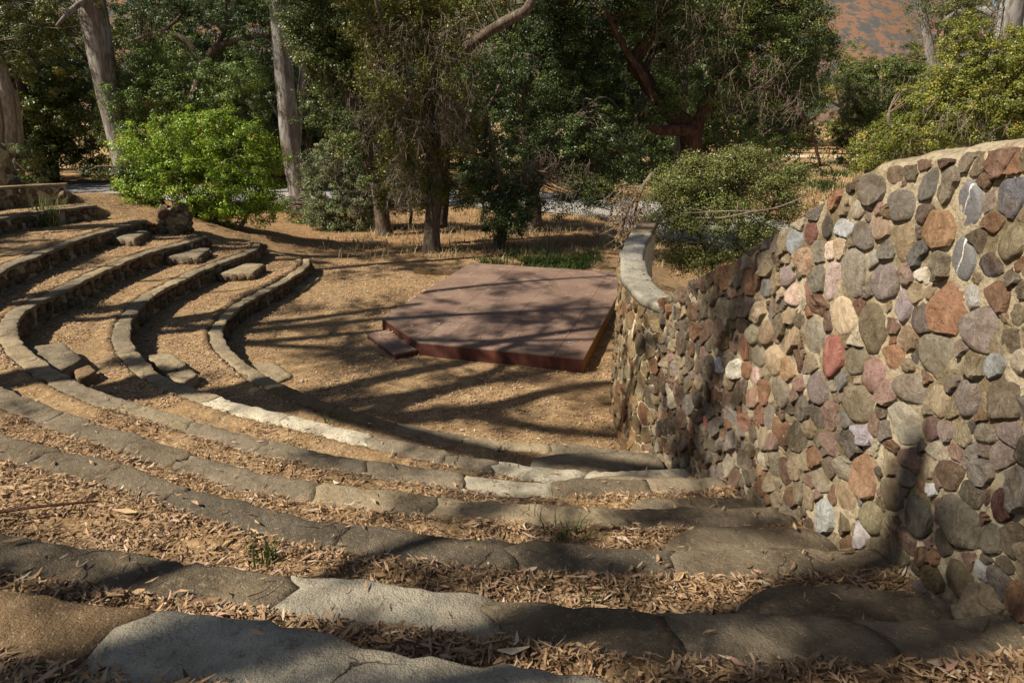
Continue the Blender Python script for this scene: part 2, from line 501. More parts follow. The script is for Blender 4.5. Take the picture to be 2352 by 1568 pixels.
def axis(lo, hi, step, far_lo, far_hi, g=1.16):
    a = list(np.arange(lo, hi, step))
    s, v = step, lo
    L = []
    while v > far_lo:
        s *= g
        v -= s
        L.append(v)
    s, v = step, a[-1]
    Rr = []
    while v < far_hi:
        s *= g
        v += s
        Rr.append(v)
    return np.array(L[::-1] + a + Rr)

xs, ys = axis(-13.5, 3.2, .075, -1500, 1500), axis(.6, 19.5, .075, -60, 2500)
gx, gy = np.meshgrid(xs, ys, indexing='ij')
gz = ground_z(gx, gy)
nx, ny = gx.shape
ii = (np.arange(nx - 1)[:, None] * ny + np.arange(ny - 1)[None]).ravel()
gF = np.stack([ii, ii + ny, ii + ny + 1, ii + 1], -1)
ground = link('ground', mesh_np('ground', np.stack([gx, gy, gz], -1).reshape(-1, 3), gF, M['ground'], True), kind='structure')

# hills beyond the valley
hx, hy = np.meshgrid(np.linspace(-900, 1100, 160), np.linspace(260, 1100, 70), indexing='ij')
ridge = np.interp(hx / 430, [-2.2, -1.2, -.4, .2, .45, .60, .68, .76, .9, 1.4, 2.6], [95, 120, 130, 105, 112, 90, 52, 34, 26, 34, 40])
prof = smooth01((hy - 265) / 210) * (1 + .35 * np.clip((hy - 480) / 500, 0, 1))
hz = ridge * prof + fbm(np.stack([hx / 70, hy / 70, hx * 0], -1).reshape(-1, 3), 21, 5).reshape(hx.shape) * 15 * prof - 2
ii = (np.arange(159)[:, None] * 70 + np.arange(69)[None]).ravel()
t = NT('chaparral_hillside')
Pp = t.pos()
scr = t.noise(Pp, .10, 8, .75)
scr2 = t.noise(Pp, .4, 4, .7)
hc = t.ramp(t.noise(Pp, .03, 5, .6), [(.35, srgb(114, 86, 62)), (.55, srgb(124, 92, 72)), (.7, srgb(108, 80, 66))])
hc = t.mix(t.maprange(scr, .47, .54), hc, srgb(78, 77, 74))  # grey scrub; its colour also stands in for slight distance haze
hc = t.mix(t.maprange(scr2, .52, .6), hc, srgb(76, 80, 74))
M['hill'] = t.finish(hc, 1.0, None, .05)
link('hills', mesh_np('hills', np.stack([hx, hy, hz], -1).reshape(-1, 3), np.stack([ii, ii + 70, ii + 71, ii + 1], -1), M['hill'], True), kind='structure')

def ribbon(name, center, half, mat, lift=.02, n=80):
    c = spline(center, n)
    tn = np.gradient(c, axis=0)
    tn /= np.linalg.norm(tn, axis=1)[:, None]
    nr = np.stack([-tn[:, 1], tn[:, 0]], -1)
    k = 9
    off = np.linspace(-1, 1, k)
    h = np.broadcast_to(np.asarray(half, float), (n,))[:, None] * (1 + .10 * fbm(np.stack([np.arange(n) * .35, np.arange(n) * 0, np.arange(n) * 0], -1), 4, 2))[:, None]
    p = c[:, None, :] + nr[:, None, :] * (off[None, :, None] * h[..., None])
    z = ground_z(p[..., 0], p[..., 1], False) + lift + .025
    V = np.concatenate([p, z[..., None]], -1).reshape(-1, 3)
    i = (np.arange(n - 1)[:, None] * k + np.arange(k - 1)[None]).ravel()
    return link(name, mesh_np(name, V, np.stack([i, i + 1, i + k + 1, i + k], -1), mat, True), kind='structure')

M['road'] = mat_plain('pale_worn_asphalt', srgb(160, 154, 144), .95, .1, (1.5, srgb(126, 120, 112)))
M['farroad'] = mat_plain('pale_gravel_road', srgb(225, 212, 192), .95, .1, (.6, srgb(205, 190, 165)))
ribbon('road', [(-70, 48), (-26, 39.5), (-10, 37), (-2, 36), (3, 33.5), (8, 29), (11, 22), (13, 12), (15, -5)], 3.4, M['road'])
ribbon('far_road', [(-20, 96), (12, 86), (30, 78), (44, 74), (70, 70), (120, 66)], 1.9, M['farroad'], .03)

# ------------------------------------------------------------------ curved seat walls
TONES = {'pale': srgb(178, 168, 146), 'warm': srgb(160, 142, 112), 'mid': srgb(138, 124, 102), 'dark': srgb(120, 106, 86), 'black': srgb(102, 92, 77), 'brown': srgb(132, 106, 76), 'white': srgb(205, 192, 164)}
SLABS = {7: [(-11, 4.2, 'mid'), (4.2, 11.4, 'pale'), (11.4, 19, 'brown'), (19, 30, 'dark')],
         6: [(-11, -6, 'mid'), (-6, -1.2, 'mid'), (-1.2, 2.7, 'mid'), (2.7, 6.2, 'dark'), (6.2, 10.5, 'pale'), (10.5, 18.2, 'dark'), (18.2, 25, 'dark'), (25, 36, 'mid'), (36, 78, 'mid'), (78, 91, 'mid'), (91, 98, 'mid'), (98, 105, 'mid')],
         5: [(-9, -4.6, 'mid'), (-4.6, 1.7, 'dark'), (1.7, 6.3, 'black'), (6.3, 11.4, 'black'), (11.4, 17.9, 'black'), (17.9, 24.7, 'dark'), (24.7, 34, 'dark'), (34, 60, 'mid'), (60, 84, 'mid'), (84, 94, 'mid'), (94, 99, 'mid'), (99, 104.5, 'mid')],
         4: [(-9, -4.2, 'dark'), (-4.2, 2.3, 'dark'), (2.3, 10.1, 'warm'), (10.1, 15, 'warm'), (15, 22.4, 'mid'), (22.4, 26, 'dark'), (26, 32.4, 'mid'), (32.4, 44, 'mid'), (44, 56, 'mid'), (56, 68, 'warm'), (68, 79, 'mid'), (79, 88, 'mid'), (88, 97, 'mid'), (97, 105, 'mid')],
         3: [(-8, -4.1, 'mid'), (-4.1, .1, 'mid'), (.1, 5.4, 'dark'), (5.4, 10, 'white'), (10, 15.7, 'mid'), (15.7, 22.8, 'mid'), (22.8, 29.3, 'mid'), (29.3, 35.6, 'warm'), (35.6, 44, 'mid'), (44, 50, 'warm'), (50, 58, 'warm'), (58, 69, 'mid'), (69, 80, 'mid'), (80, 90, 'warm'), (90, 98, 'mid'), (98, 105.5, 'mid')],
         2: [(-8, -4, 'mid'), (-4, 3.5, 'white'), (3.5, 9.5, 'white'), (9.5, 13, 'mid'), (13, 19.6, 'mid'), (19.6, 28, 'white'), (28, 36.8, 'white'), (36.8, 44, 'warm'), (44, 54, 'warm'), (54, 66, 'mid'), (66, 78, 'mid'), (78, 88, 'warm'), (88, 97, 'mid'), (97, 106, 'mid'), (106, 113.5, 'mid')],
         1: [(-7, 0, 'mid'), (0, 6, 'mid'), (6, 14, 'warm'), (14, 22, 'mid'), (22, 30, 'brown'), (30, 40, 'brown'), (40, 48, 'warm'), (48, 57, 'warm'), (57, 68, 'mid'), (68, 78, 'warm'), (78, 88, 'mid'), (88, 98, 'mid'), (98, 108, 'warm'), (108, 115.5, 'warm')]}
TIER_LABEL = {1: 'lowest curved seat wall, round the edge of the dirt floor',
              2: 'second curved seat wall up from the dirt floor',
              3: 'third curved seat wall up, between the second and fourth rows',
              4: 'fourth curved seat wall up, ending at the ruined stone pier beside the bush',
              5: 'fifth curved seat wall up, with blackened concrete top slabs',
              6: 'sixth curved seat wall up, pale patched slab with cracks amid dark ones',
              7: 'topmost seat wall, large pale grey-green slab beside a brown one'}

def rock_mesh(name, seed, flat=.75, mat=None, nu=9, nv=6, boxy=.75):
    """unit lump of rubble, about 1 across"""
    u = np.linspace(0, 2 * np.pi, nu, endpoint=False)
    v = np.linspace(-np.pi / 2, np.pi / 2, nv)
    def sp(c, e):
        return np.sign(c) * np.abs(c) ** e
    V = [(0, 0, -1)]
    for a in v[1:-1]:
        for b in u:
            V.append((sp(np.cos(a), boxy) * sp(np.cos(b), boxy), sp(np.cos(a), boxy) * sp(np.sin(b), boxy), sp(np.sin(a), boxy)))
    V.append((0, 0, 1))
    V = np.array(V) * .5
    V *= (1 + .32 * fbm(V * 1.9 + seed * 7.7, seed, 2))[:, None]
    V[:, 2] *= flat
    q, tr = [], []
    m = nv - 2
    for i in range(nu):
        j = (i + 1) % nu
        tr.append((0, 1 + j, 1 + i))
        tr.append((len(V) - 1, 1 + (m - 1) * nu + i, 1 + (m - 1) * nu + j))
        for k in range(m - 1):
            q.append((1 + k * nu + i, 1 + k * nu + j, 1 + (k + 1) * nu + j, 1 + (k + 1) * nu + i))
    return mesh_np(name, V, [np.array(q), np.array(tr)], mat or M['stone'], False)

ROCKS = [rock_mesh('rubble', s, .72 + .05 * (s % 4), None, 8 + s % 3, 5 + s % 2, .62 + .06 * (s % 4)) for s in range(12)]
RUBBLE_COL = [srgb(126, 108, 84), srgb(110, 97, 78), srgb(100, 84, 65), srgb(134, 112, 82), srgb(114, 92, 66), srgb(94, 82, 68), srgb(140, 124, 100), srgb(112, 80, 60)]

def rubble(parent, p, size, yaw, name='stone', tilt=.15, cols=RUBBLE_COL):
    o = link(name, ROCKS[rng.integers(12)], parent, p, color=cols[rng.integers(len(cols))])
    o.scale = size
    o.rotation_euler = (rng.normal(0, tilt), rng.normal(0, tilt), yaw)
    return o

def coping(k, p0, p1, seed, width=.27, top=None, thick=.10, over=.02):
    """one concrete top slab, curved, with wandering cracks at its ends and worn edges"""
    z0 = RISE * k if top is None else top
    n = max(5, int((p1 - p0) * math.pi / 180 * R_tier(k, (p0 + p1) / 2) / .055))
    w = np.array([0, .03, .10, .3, .55, .8, .95, 1.0])
    m = len(w)
    u = np.linspace(0, 1, n)
    gap = .0014 / R_tier(k, p0) * 57.3
    wig0 = fbm(np.stack([w * 3, w * 0 + round(p0, 2) * 3.1 + k, w * 0], -1), 31, 4) * .11 / R_tier(k, p0) * 57.3
    wig1 = fbm(np.stack([w * 3, w * 0 + round(p1, 2) * 3.1 + k, w * 0], -1), 31, 4) * .11 / R_tier(k, p1) * 57.3
    phi = (p0 + gap + wig0)[None] * (1 - u)[:, None] + (p1 - gap + wig1)[None] * u[:, None]
    Rk = R_tier(k, np.clip(phi, -12, PHI_END[k]))
    q = np.stack([phi * .55, phi * 0 + k * 5, phi * 0], -1).reshape(-1, 3)
    e_front = fbm(q * 1.0, 41, 4).reshape(phi.shape) * .032 + fbm(q * 7.0, 43, 3).reshape(phi.shape) * .022
    e_back = fbm(q * 1.3 + 9, 42, 4).reshape(phi.shape) * .07 + fbm(q * 6.0 + 5, 44, 3).reshape(phi.shape) * .03
    wid = width + e_back - e_front
    r = Rk - over + e_front + w[None] * wid
    x, y = polar(phi, r)
    edge = np.minimum(w, 1 - w)[None] * wid + .022 * (np.minimum(u, 1 - u)[:, None] * (p1 - p0) * Rk / 57.3 > .03)
    z = z0 - .011 * np.exp(-np.minimum(w, 1 - w)[None] * wid / .016) - .006 * np.exp(-edge / .02)
    q3 = np.stack([x, y, x * 0], -1).reshape(-1, 3)
    z = z + (fbm(q3 * 2.2, 51, 3) * .015 + fbm(q3 * 11, 52, 4) * .014).reshape(x.shape) + rng.normal(0, .003)
    top_v = np.stack([x, y, z], -1)
    bot = top_v.copy()
    bot[..., 2] = z0 - thick + fbm(q3 * 6, 53, 2).reshape(x.shape) * .02
    V = np.concatenate([top_v.reshape(-1, 3), bot.reshape(-1, 3)])
    i = (np.arange(n - 1)[:, None] * m + np.arange(m - 1)[None]).ravel()
    B = n * m
    F = [np.stack([i, i + 1, i + m + 1, i + m], -1)]
    a = np.arange(n - 1) * m
    F.append(np.stack([a, a + m, a + m + B, a + B], -1))
    a = a + m - 1
    F.append(np.stack([a, a + B, a + m + B, a + m], -1))
    b = np.arange(m - 1)
    F.append(np.stack([b, b + B, b + 1 + B, b + 1], -1))
    b = b + (n - 1) * m
    F.append(np.stack([b, b + 1, b + 1 + B, b + B], -1))
    F.append(np.stack([i + B, i + m + B, i + m + 1 + B, i + 1 + B], -1))
    return V, np.concatenate(F)

for k in range(1, 8):
    px, py = polar(40, R_tier(k, 40))
    base = np.array([px, py, RISE * (k - 1)])
    root = thing('seat_wall', TIER_LABEL[k], 'seat wall', base, 'curved seat walls of the amphitheatre')
    a0, a1 = SLABS[k][0][0], SLABS[k][-1][1]
    # rough mortared core under the slabs
    n = int((a1 - a0) * 1.6)
    ph = np.linspace(a0 + .15, a1 - .15, n)
    Rk = R_tier(k, ph)
    zs_ = np.array([RISE * (k - 1) - .12, RISE * (k - 1) + .06, RISE * (k - 1) + .16, RISE * k - .05])
    top_add = .16 * smooth01((ph - 74) / 5) if k == 6 else ph * 0
    front = np.stack([np.stack([*polar(ph, Rk + .045 + fbm(np.stack([ph * .8, ph * 0 + zz * 9, ph * 0], -1), 61, 3) * .03), ph * 0 + zz + (top_add if zz > RISE * k - .06 else 0)], -1) for zz in zs_], 1)
    back = np.stack([*polar(ph, Rk + .2), ph * 0 + RISE * k - .05 + top_add], -1)[:, None]
    backb = np.stack([*polar(ph, Rk + .2), ph * 0 + RISE * (k - 1) - .12], -1)[:, None]
    V = np.concatenate([front, back, backb], 1)
    m = V.shape[1]
    i = (np.arange(n - 1)[:, None] * m + np.arange(m - 1)[None]).ravel()
    F = np.stack([i, i + 1, i + m + 1, i + m], -1)
    ends = np.array([[0, m - 1, 4, 3], [0, 3, 2, 1]])
    F = np.concatenate([F, ends[:, ::-1], ends + (n - 1) * m])
    link('mortar_core', mesh_np('mortar_core', V.reshape(-1, 3) - base, F, M['mortar'], False), root)
    for (p0, p1, tone) in SLABS[k]:
        V, F = coping(k, p0, p1, k * 100 + int(p0), {7: .34, 6: .29, 1: .25}.get(k, .27) - (.035 if p0 > 38 else 0), (RISE * k + .16 if k == 6 and p0 > 70 else None), .10 if p0 < 38 else .065, .02)
        c = np.array(TONES[tone]) * rng.uniform(.92, 1.06)
        link('coping_slab', mesh_np('coping_slab', V - base, F, M['concrete'], True), root, color=c)
    # rubble stones of the riser, where its face shows
    if k <= 6:
        ph = {1: 40, 2: 38, 3: 40, 4: 62, 5: 84, 6: 90}[k]
        while ph < a1 - .2:
            Rr = float(R_tier(k, ph))
            w = rng.uniform(.13, .27)
            rows = [(.0, .14), (.13, .15), (.27, .14)] if k == 6 else [(.0, .13), (.12, .13)] if rng.random() < .75 else [(.03, .24)]
            for (zo, hh) in rows:
                x, y = polar(ph + rng.normal(0, .3), Rr + .06 + rng.normal(0, .012))
                s = (w * rng.uniform(.9, 1.15), rng.uniform(.13, .19), hh * rng.uniform(1.1, 1.5))
                rubble(root, np.array([x, y, RISE * (k - 1) + zo + hh * .5]) - base, s, math.radians(-ph) + rng.normal(0, .15))
            ph += w / Rr * 57.3 * .92
        # the broken end of the wall
        for j in range(7):
            x, y = polar(a1 + rng.uniform(-.8, .9), float(R_tier(k, a1)) + rng.uniform(-.02, .34))
            s = rng.uniform(.16, .3)
            rubble(root, np.array([x, y, RISE * (k - 1) + rng.uniform(.02, .26)]) - base, (s, s * .8, s * .8), rng.uniform(0, 6), tilt=.4)

# ------------------------------------------------------------------ step blocks and loose slabs on the terraces
def slab_block(name, outline, z_top, z_bot, tone, label, cat, group=None, rough=.02, stones=0):
    """a worn concrete block with an irregular outline"""
    o = np.array(outline, float)
    d = np.vstack([o, o[:1]])
    pts = []
    for a, b in zip(d[:-1], d[1:]):
        n = max(2, int(np.linalg.norm(b - a) / .05))
        for i in range(n):
            pts.append(a + (b - a) * i / n)
    pts = np.array(pts)
    c = pts.mean(0)
    for _ in range(3):
        pts = .5 * pts + .25 * (np.roll(pts, 1, 0) + np.roll(pts, -1, 0))
    nrm = pts - c
    L = np.linalg.norm(nrm, axis=1)[:, None]
    nrm = nrm / L
    wob = fbm(np.column_stack([pts * 7, np.full(len(pts), z_top)]), 71, 3)[:, None] * rough * 1.6
    pts = pts + nrm * wob
    base = np.array([c[0], c[1], z_bot])
    rings = [(1.0, z_bot - .05), (1.01, z_bot + (z_top - z_bot) * .5), (1.0, z_top - .02), (1 - .014 / L.mean(), z_top - .004), (.72, z_top), (.4, z_top + .003)]
    V = []
    for f, z in rings:
        p = c + (pts - c) * f
        zz = np.full(len(p), z) + fbm(np.column_stack([p * 5, np.zeros(len(p))]), 72, 3) * .014
        V.append(np.column_stack([p, zz]))
    n = len(pts)
    V = np.vstack(V + [np.array([[c[0], c[1], z_top]])])
    F, Tt = [], []
    for k_ in range(len(rings) - 1):
        i = np.arange(n)
        j = (i + 1) % n
        F.append(np.stack([k_ * n + i, k_ * n + j, (k_ + 1) * n + j, (k_ + 1) * n + i], -1))
    i = np.arange(n)
    Tt = np.stack([(len(rings) - 1) * n + i, (len(rings) - 1) * n + (i + 1) % n, np.full(n, len(V) - 1)], -1)
    orient = np.sum(pts[:, 0] * np.roll(pts[:, 1], -1) - pts[:, 1] * np.roll(pts[:, 0], -1))
    F = np.concatenate(F)
    if orient < 0:
        F, Tt = F[:, ::-1], Tt[:, ::-1]
    if not stones:
        ob = link(name, mesh_np(name, V - base, [F, Tt], M['concrete'], True), loc=base, color=np.array(TONES[tone]))
        return tag(ob, label, cat, group)
    root = thing(name, label, cat, base, group)
    link('top_slab', mesh_np('top_slab', V - base, [F, Tt], M['concrete'], True), root, color=np.array(TONES[tone]))
    for i in range(0, n, max(1, int(n / stones))):
        q = pts[i] - nrm[i] * .03
        s = rng.uniform(.12, .22)
        rubble(root, np.array([q[0], q[1], (z_top + z_bot) / 2 - .02]) - base, (s * 1.1, s * .7, (z_top - z_bot) * 1.05), math.atan2(nrm[i][1], nrm[i][0]) + 1.57)
    return root

GS = 'step blocks down the far aisle'
slab_block('step_block', [(-9.55, 15.3), (-9.75, 16.35), (-9.0, 16.2), (-8.75, 15.1)], 1.225, 1.03, 'mid', 'step block below the ruined pier, against the fourth seat wall', 'step', GS, stones=16)
slab_block('step_block', [(-7.95, 14.75), (-7.95, 15.85), (-7.35, 15.8), (-7.2, 14.85)], .875, .68, 'mid', 'step block on the far aisle against the third seat wall', 'step', GS, stones=16)
slab_block('step_block', [(-6.75, 14.6), (-6.55, 15.7), (-6.02, 15.65), (-5.95, 14.7)], .525, .33, 'warm', 'step block on the far aisle against the second seat wall', 'step', GS, stones=14)
slab_block('step_slab', [(-5.35, 14.9), (-5.25, 16.2), (-4.82, 16.1), (-4.92, 14.85)], .07, -.04, 'warm', 'low flat slab on the floor against the lowest seat wall', 'step', GS)
GB = 'broken steps of the middle aisle'
slab_block('broken_step', [(-6.86, 8.66), (-6.5, 8.92), (-5.78, 8.24), (-5.84, 7.9), (-6.05, 7.86)], .89, .66, 'mid', 'broken step in shade against the third seat wall, with a fallen chunk beside it', 'step', GB)
slab_block('concrete_chunk', [(-5.78, 7.98), (-5.68, 8.2), (-5.42, 7.92), (-5.5, 7.66)], .83, .66, 'brown', 'fallen concrete chunk beside the shaded broken step', 'concrete chunk', GB)
slab_block('broken_step', [(-5.6, 9.32), (-5.27, 9.48), (-4.76, 8.94), (-5.0, 8.68)], .525, .3, 'warm', 'pale sunlit broken step against the second seat wall', 'step', GB)
slab_block('concrete_chunk', [(-4.98, 8.64), (-4.7, 8.88), (-4.46, 8.62), (-4.56, 8.32)], .50, .3, 'warm', 'pale concrete chunk broken off the sunlit step', 'concrete chunk', GB)
slab_block('broken_step', [(-4.42, 10.1), (-4.05, 10.34), (-3.5, 9.66), (-3.66, 9.38)], .06, -.06, 'warm', 'thin flush broken slab at the foot of the lowest seat wall', 'step', GB)
GW = 'half-height step blocks beside the big stone wall'
slab_block('step_block', [(.92, 2.16), (1.0, 2.42), (1.22, 2.6), (1.56, 2.6), (1.98, 2.5), (2.02, 2.16)], 1.90, 1.68, 'dark', 'large rounded dark step block beside the wall foot, nearest of its row', 'step', GW)
slab_block('step_block', [(.86, 3.1), (.92, 3.36), (1.12, 3.53), (1.55, 3.56), (1.98, 3.5), (1.98, 3.1)], 1.55, 1.33, 'dark', 'dark step block beside the wall, second of its row from the camera', 'step', GW)
slab_block('step_block', [(.84, 4.05), (.9, 4.3), (1.02, 4.38), (1.5, 4.4), (1.86, 4.36), (1.88, 4.05)], 1.22, .98, 'mid', 'middle step block of the row beside the wall, third down from the camera', 'step', GW)
slab_block('step_block', [(.5, 4.98), (.56, 5.2), (.8, 5.28), (1.4, 5.28), (1.76, 5.22), (1.78, 4.98)], .87, .63, 'warm', 'step block beside the wall in sun, fourth down from the camera', 'step', GW)
slab_block('step_block', [(.16, 5.95), (.22, 6.24), (.6, 6.34), (1.3, 6.36), (1.6, 6.3), (1.62, 5.95)], .52, .28, 'mid', 'lowest step block of the row beside the wall, by the dirt floor', 'step', GW)

# ------------------------------------------------------------------ ruined stone piers
def pier(label, c, w, d, h, n, seed):
    r2 = np.random.default_rng(seed)
    z0 = float(ground_z(np.array([c[0]]), np.array([c[1]]), False)[0]) - .08
    root = thing('stone_pier', label, 'stone pier', (c[0], c[1], z0), 'ruined stone piers at the ends of the seat walls')
    core = link('mortar_core', rock_mesh('mortar_core', seed, 1.0, M['mortar'], 12, 8, .55), root, (0, 0, h * .45))
    core.scale = (w * .86, d * .86, h * .95)
    for i in range(n):
        a = r2.uniform(0, 6.283)
        z = r2.uniform(.02, 1.0)
        tp = 1 - .25 * z
        s = r2.uniform(.14, .3)
        if z > .85:
            x, y = r2.uniform(-.4, .4) * w, r2.uniform(-.4, .4) * d
        else:
            x, y = math.cos(a) * w * .46 * tp, math.sin(a) * d * .46 * tp
        rubble(root, (x, y, z * h), (s, s * .85, s * .75), a, tilt=.5)
    return root
pier('ruined stone pier in front of the bright green bush', (-8.75, 17.05), .85, .7, .75, 52, 5)
pier('tall ruined stone pier at the very left end of the rows', (-13.35, 17.2), 1.3, .9, 1.5, 60, 9)

# ------------------------------------------------------------------ the big curved stone wall
# the stones one can tell apart: y, z along the face, half width, half height, shape, colour
def mute(c, k, s=.72):
    c = np.array(srgb(*c)) * k
    g = c @ np.array([.3, .55, .15])
    return (g * np.array([1.06, 1.0, .9])) * (1 - s) + c * s

LANDMARK = [(3.76,2.61,0.113,0.130,'d',160,80,65), (3.36,2.65,0.080,0.090,'r',150,105,95), (3.84,2.39,0.090,0.104,'r',110,92,90), (3.74,2.89,0.117,0.109,'r',200,170,125), (3.46,3.18,0.149,0.091,'r',120,105,100),
            (3.71,3.15,0.111,0.130,'r',135,125,105), (3.90,3.06,0.076,0.103,'r',175,145,135), (3.26,3.09,0.051,0.094,'r',150,130,135), (2.94,3.18,0.101,0.120,'b',150,95,55), (3.31,2.99,0.058,0.056,'r',110,75,60),
            (3.10,3.07,0.060,0.069,'r',90,75,72), (2.71,3.15,0.112,0.097,'d',130,112,102), (2.60,3.02,0.057,0.050,'r',125,130,130), (2.69,2.82,0.076,0.078,'r',118,105,98), (2.49,2.92,0.084,0.106,'r',105,90,70),
            (2.87,2.73,0.067,0.070,'r',160,135,95), (3.07,2.51,0.111,0.094,'r',165,155,130), (2.88,2.58,0.054,0.064,'r',110,75,70), (3.23,2.80,0.067,0.082,'b',165,110,65), (3.17,2.94,0.058,0.058,'b',140,110,75),
            (2.93,2.93,0.117,0.099,'d',125,115,90), (3.06,2.71,0.094,0.074,'r',130,115,95), (2.92,3.41,0.083,0.094,'v',85,82,78), (2.68,3.54,0.070,0.074,'r',125,110,75), (2.75,3.42,0.086,0.050,'r',60,60,75),
            (2.67,3.31,0.075,0.055,'b',120,80,50), (2.81,3.25,0.040,0.068,'b',170,165,160), (3.35,3.41,0.063,0.086,'r',140,115,75), (3.69,3.38,0.076,0.071,'r',110,100,90), (3.12,3.51,0.099,0.073,'b',150,105,55),
            (3.88,3.39,0.088,0.051,'r',160,165,165), (4.04,3.38,0.068,0.069,'r',65,62,58), (4.20,3.30,0.063,0.067,'r',115,60,50), (4.37,3.22,0.076,0.077,'r',130,138,140), (4.20,3.12,0.093,0.077,'b',165,125,90),
            (3.96,3.24,0.046,0.056,'b',190,160,130), (3.88,3.27,0.050,0.059,'b',175,145,105), (4.08,3.20,0.071,0.066,'b',120,112,92), (3.55,3.45,0.069,0.057,'r',150,120,90), (3.22,3.38,0.054,0.059,'b',85,85,82),
            (3.47,3.34,0.051,0.045,'b',100,95,85), (3.55,3.27,0.059,0.042,'r',140,130,110), (3.07,3.34,0.073,0.066,'b',110,100,80), (3.15,3.28,0.067,0.035,'b',190,180,155), (3.28,3.24,0.046,0.050,'r',140,110,95),
            (4.03,3.05,0.086,0.084,'b',105,98,80), (4.16,2.94,0.050,0.065,'r',150,85,75), (4.29,2.87,0.089,0.071,'r',190,155,130), (4.40,2.97,0.093,0.063,'r',130,110,105), (4.69,2.81,0.073,0.063,'r',125,125,122),
            (3.99,2.88,0.086,0.062,'b',110,75,50), (3.60,2.98,0.037,0.048,'b',115,70,50), (3.88,2.81,0.037,0.088,'b',100,75,65), (3.45,2.90,0.098,0.129,'d',110,95,65), (3.99,2.67,0.135,0.100,'r',135,125,105),
            (4.25,2.56,0.090,0.097,'b',160,130,90), (4.58,2.51,0.113,0.084,'r',135,105,70), (4.77,2.42,0.078,0.071,'r',140,130,95), (4.90,2.26,0.089,0.096,'b',145,85,55), (4.42,2.33,0.109,0.097,'r',170,140,95),
            (4.68,2.28,0.129,0.071,'r',140,125,95), (4.33,2.32,0.056,0.066,'b',110,70,40), (4.21,2.34,0.071,0.079,'b',150,110,60), (4.15,2.45,0.070,0.067,'b',100,65,45), (4.66,2.12,0.065,0.063,'r',200,155,145),
            (4.96,2.05,0.085,0.082,'b',200,190,165), (5.30,1.97,0.060,0.056,'b',180,175,180), (4.27,2.16,0.140,0.095,'r',135,120,95), (4.51,2.06,0.073,0.096,'b',130,80,45), (4.66,1.96,0.088,0.100,'b',145,105,75),
            (4.50,1.87,0.059,0.059,'b',120,75,50), (4.71,1.69,0.057,0.080,'b',165,105,75), (5.39,1.35,0.035,0.066,'b',190,90,75), (3.44,2.44,0.120,0.123,'r',120,105,75), (3.55,2.67,0.094,0.078,'r',115,105,80),
            (3.64,2.52,0.040,0.068,'b',95,95,90), (2.82,2.87,0.042,0.058,'b',115,100,85), (2.71,2.98,0.059,0.052,'b',130,115,80), (3.37,2.30,0.082,0.049,'b',150,140,150), (2.77,2.63,0.045,0.046,'b',130,110,100),
            (2.68,2.66,0.077,0.050,'b',130,115,80), (2.54,2.73,0.050,0.042,'r',130,120,100), (2.42,2.79,0.055,0.051,'r',115,95,90), (3.54,2.30,0.051,0.047,'r',100,95,88), (2.96,3.65,0.087,0.086,'v',85,82,80),
            (3.41,3.58,0.096,0.075,'r',110,102,90), (3.27,3.70,0.072,0.078,'r',100,97,90), (3.14,3.72,0.060,0.075,'b',120,108,85), (2.74,3.71,0.070,0.085,'b',95,95,105), (3.65,3.63,0.078,0.072,'b',105,95,80),
            (3.76,3.52,0.071,0.047,'r',150,135,110), (4.00,3.54,0.051,0.063,'b',150,95,50), (3.32,3.79,0.034,0.031,'b',110,75,60), (3.18,3.81,0.055,0.023,'b',85,55,50), (2.85,3.85,0.076,0.064,'b',120,80,60),
            (3.04,3.84,0.043,0.047,'b',115,100,80), (3.39,3.75,0.052,0.035,'b',95,85,65), (3.50,3.73,0.055,0.036,'b',110,85,60), (3.25,3.57,0.058,0.044,'r',85,65,58), (2.78,3.60,0.050,0.041,'b',105,65,40),
            (3.88,3.62,0.048,0.024,'b',70,55,50), (3.26,2.07,0.089,0.122,'b',150,105,65), (3.12,2.25,0.081,0.061,'b',150,130,90), (3.03,2.10,0.084,0.096,'r',115,100,75), (3.40,1.85,0.099,0.086,'r',150,120,80),
            (2.81,2.12,0.093,0.114,'r',75,75,68), (2.54,2.27,0.121,0.126,'r',100,92,75), (2.47,2.02,0.079,0.082,'r',105,90,60), (2.67,2.44,0.065,0.065,'b',90,65,45), (2.53,2.43,0.060,0.056,'b',75,68,52),
            (2.37,2.48,0.063,0.065,'r',85,42,42), (3.56,1.61,0.097,0.128,'b',150,155,150), (3.21,1.73,0.051,0.083,'b',165,155,155), (3.14,1.88,0.078,0.104,'r',125,115,75), (2.96,2.26,0.069,0.051,'r',120,110,90),
            (2.78,2.31,0.057,0.027,'b',190,190,185), (4.07,1.63,0.062,0.081,'r',85,55,42), (2.36,2.15,0.044,0.036,'r',150,150,145), (4.20,1.61,0.075,0.104,'r',110,100,75), (3.66,1.81,0.085,0.064,'b',125,110,85),
            (2.72,1.95,0.047,0.041,'b',90,58,35), (2.36,2.32,0.052,0.059,'r',95,88,70), (2.26,2.38,0.058,0.074,'r',95,80,60), (2.62,2.11,0.052,0.059,'r',85,75,60), (2.62,1.90,0.054,0.054,'b',95,75,45)]

def clip_poly(poly, p, d):
    """keep the part of poly on the side (x-p).d <= 0"""
    out = []
    n = len(poly)
    for i in range(n):
        a, b = poly[i], poly[(i + 1) % n]
        da, db = (a - p) @ d, (b - p) @ d
        if da <= 0:
            out.append(a)
        if (da < 0) != (db < 0) and da != db:
            out.append(a + (b - a) * (da / (da - db)))
    return out

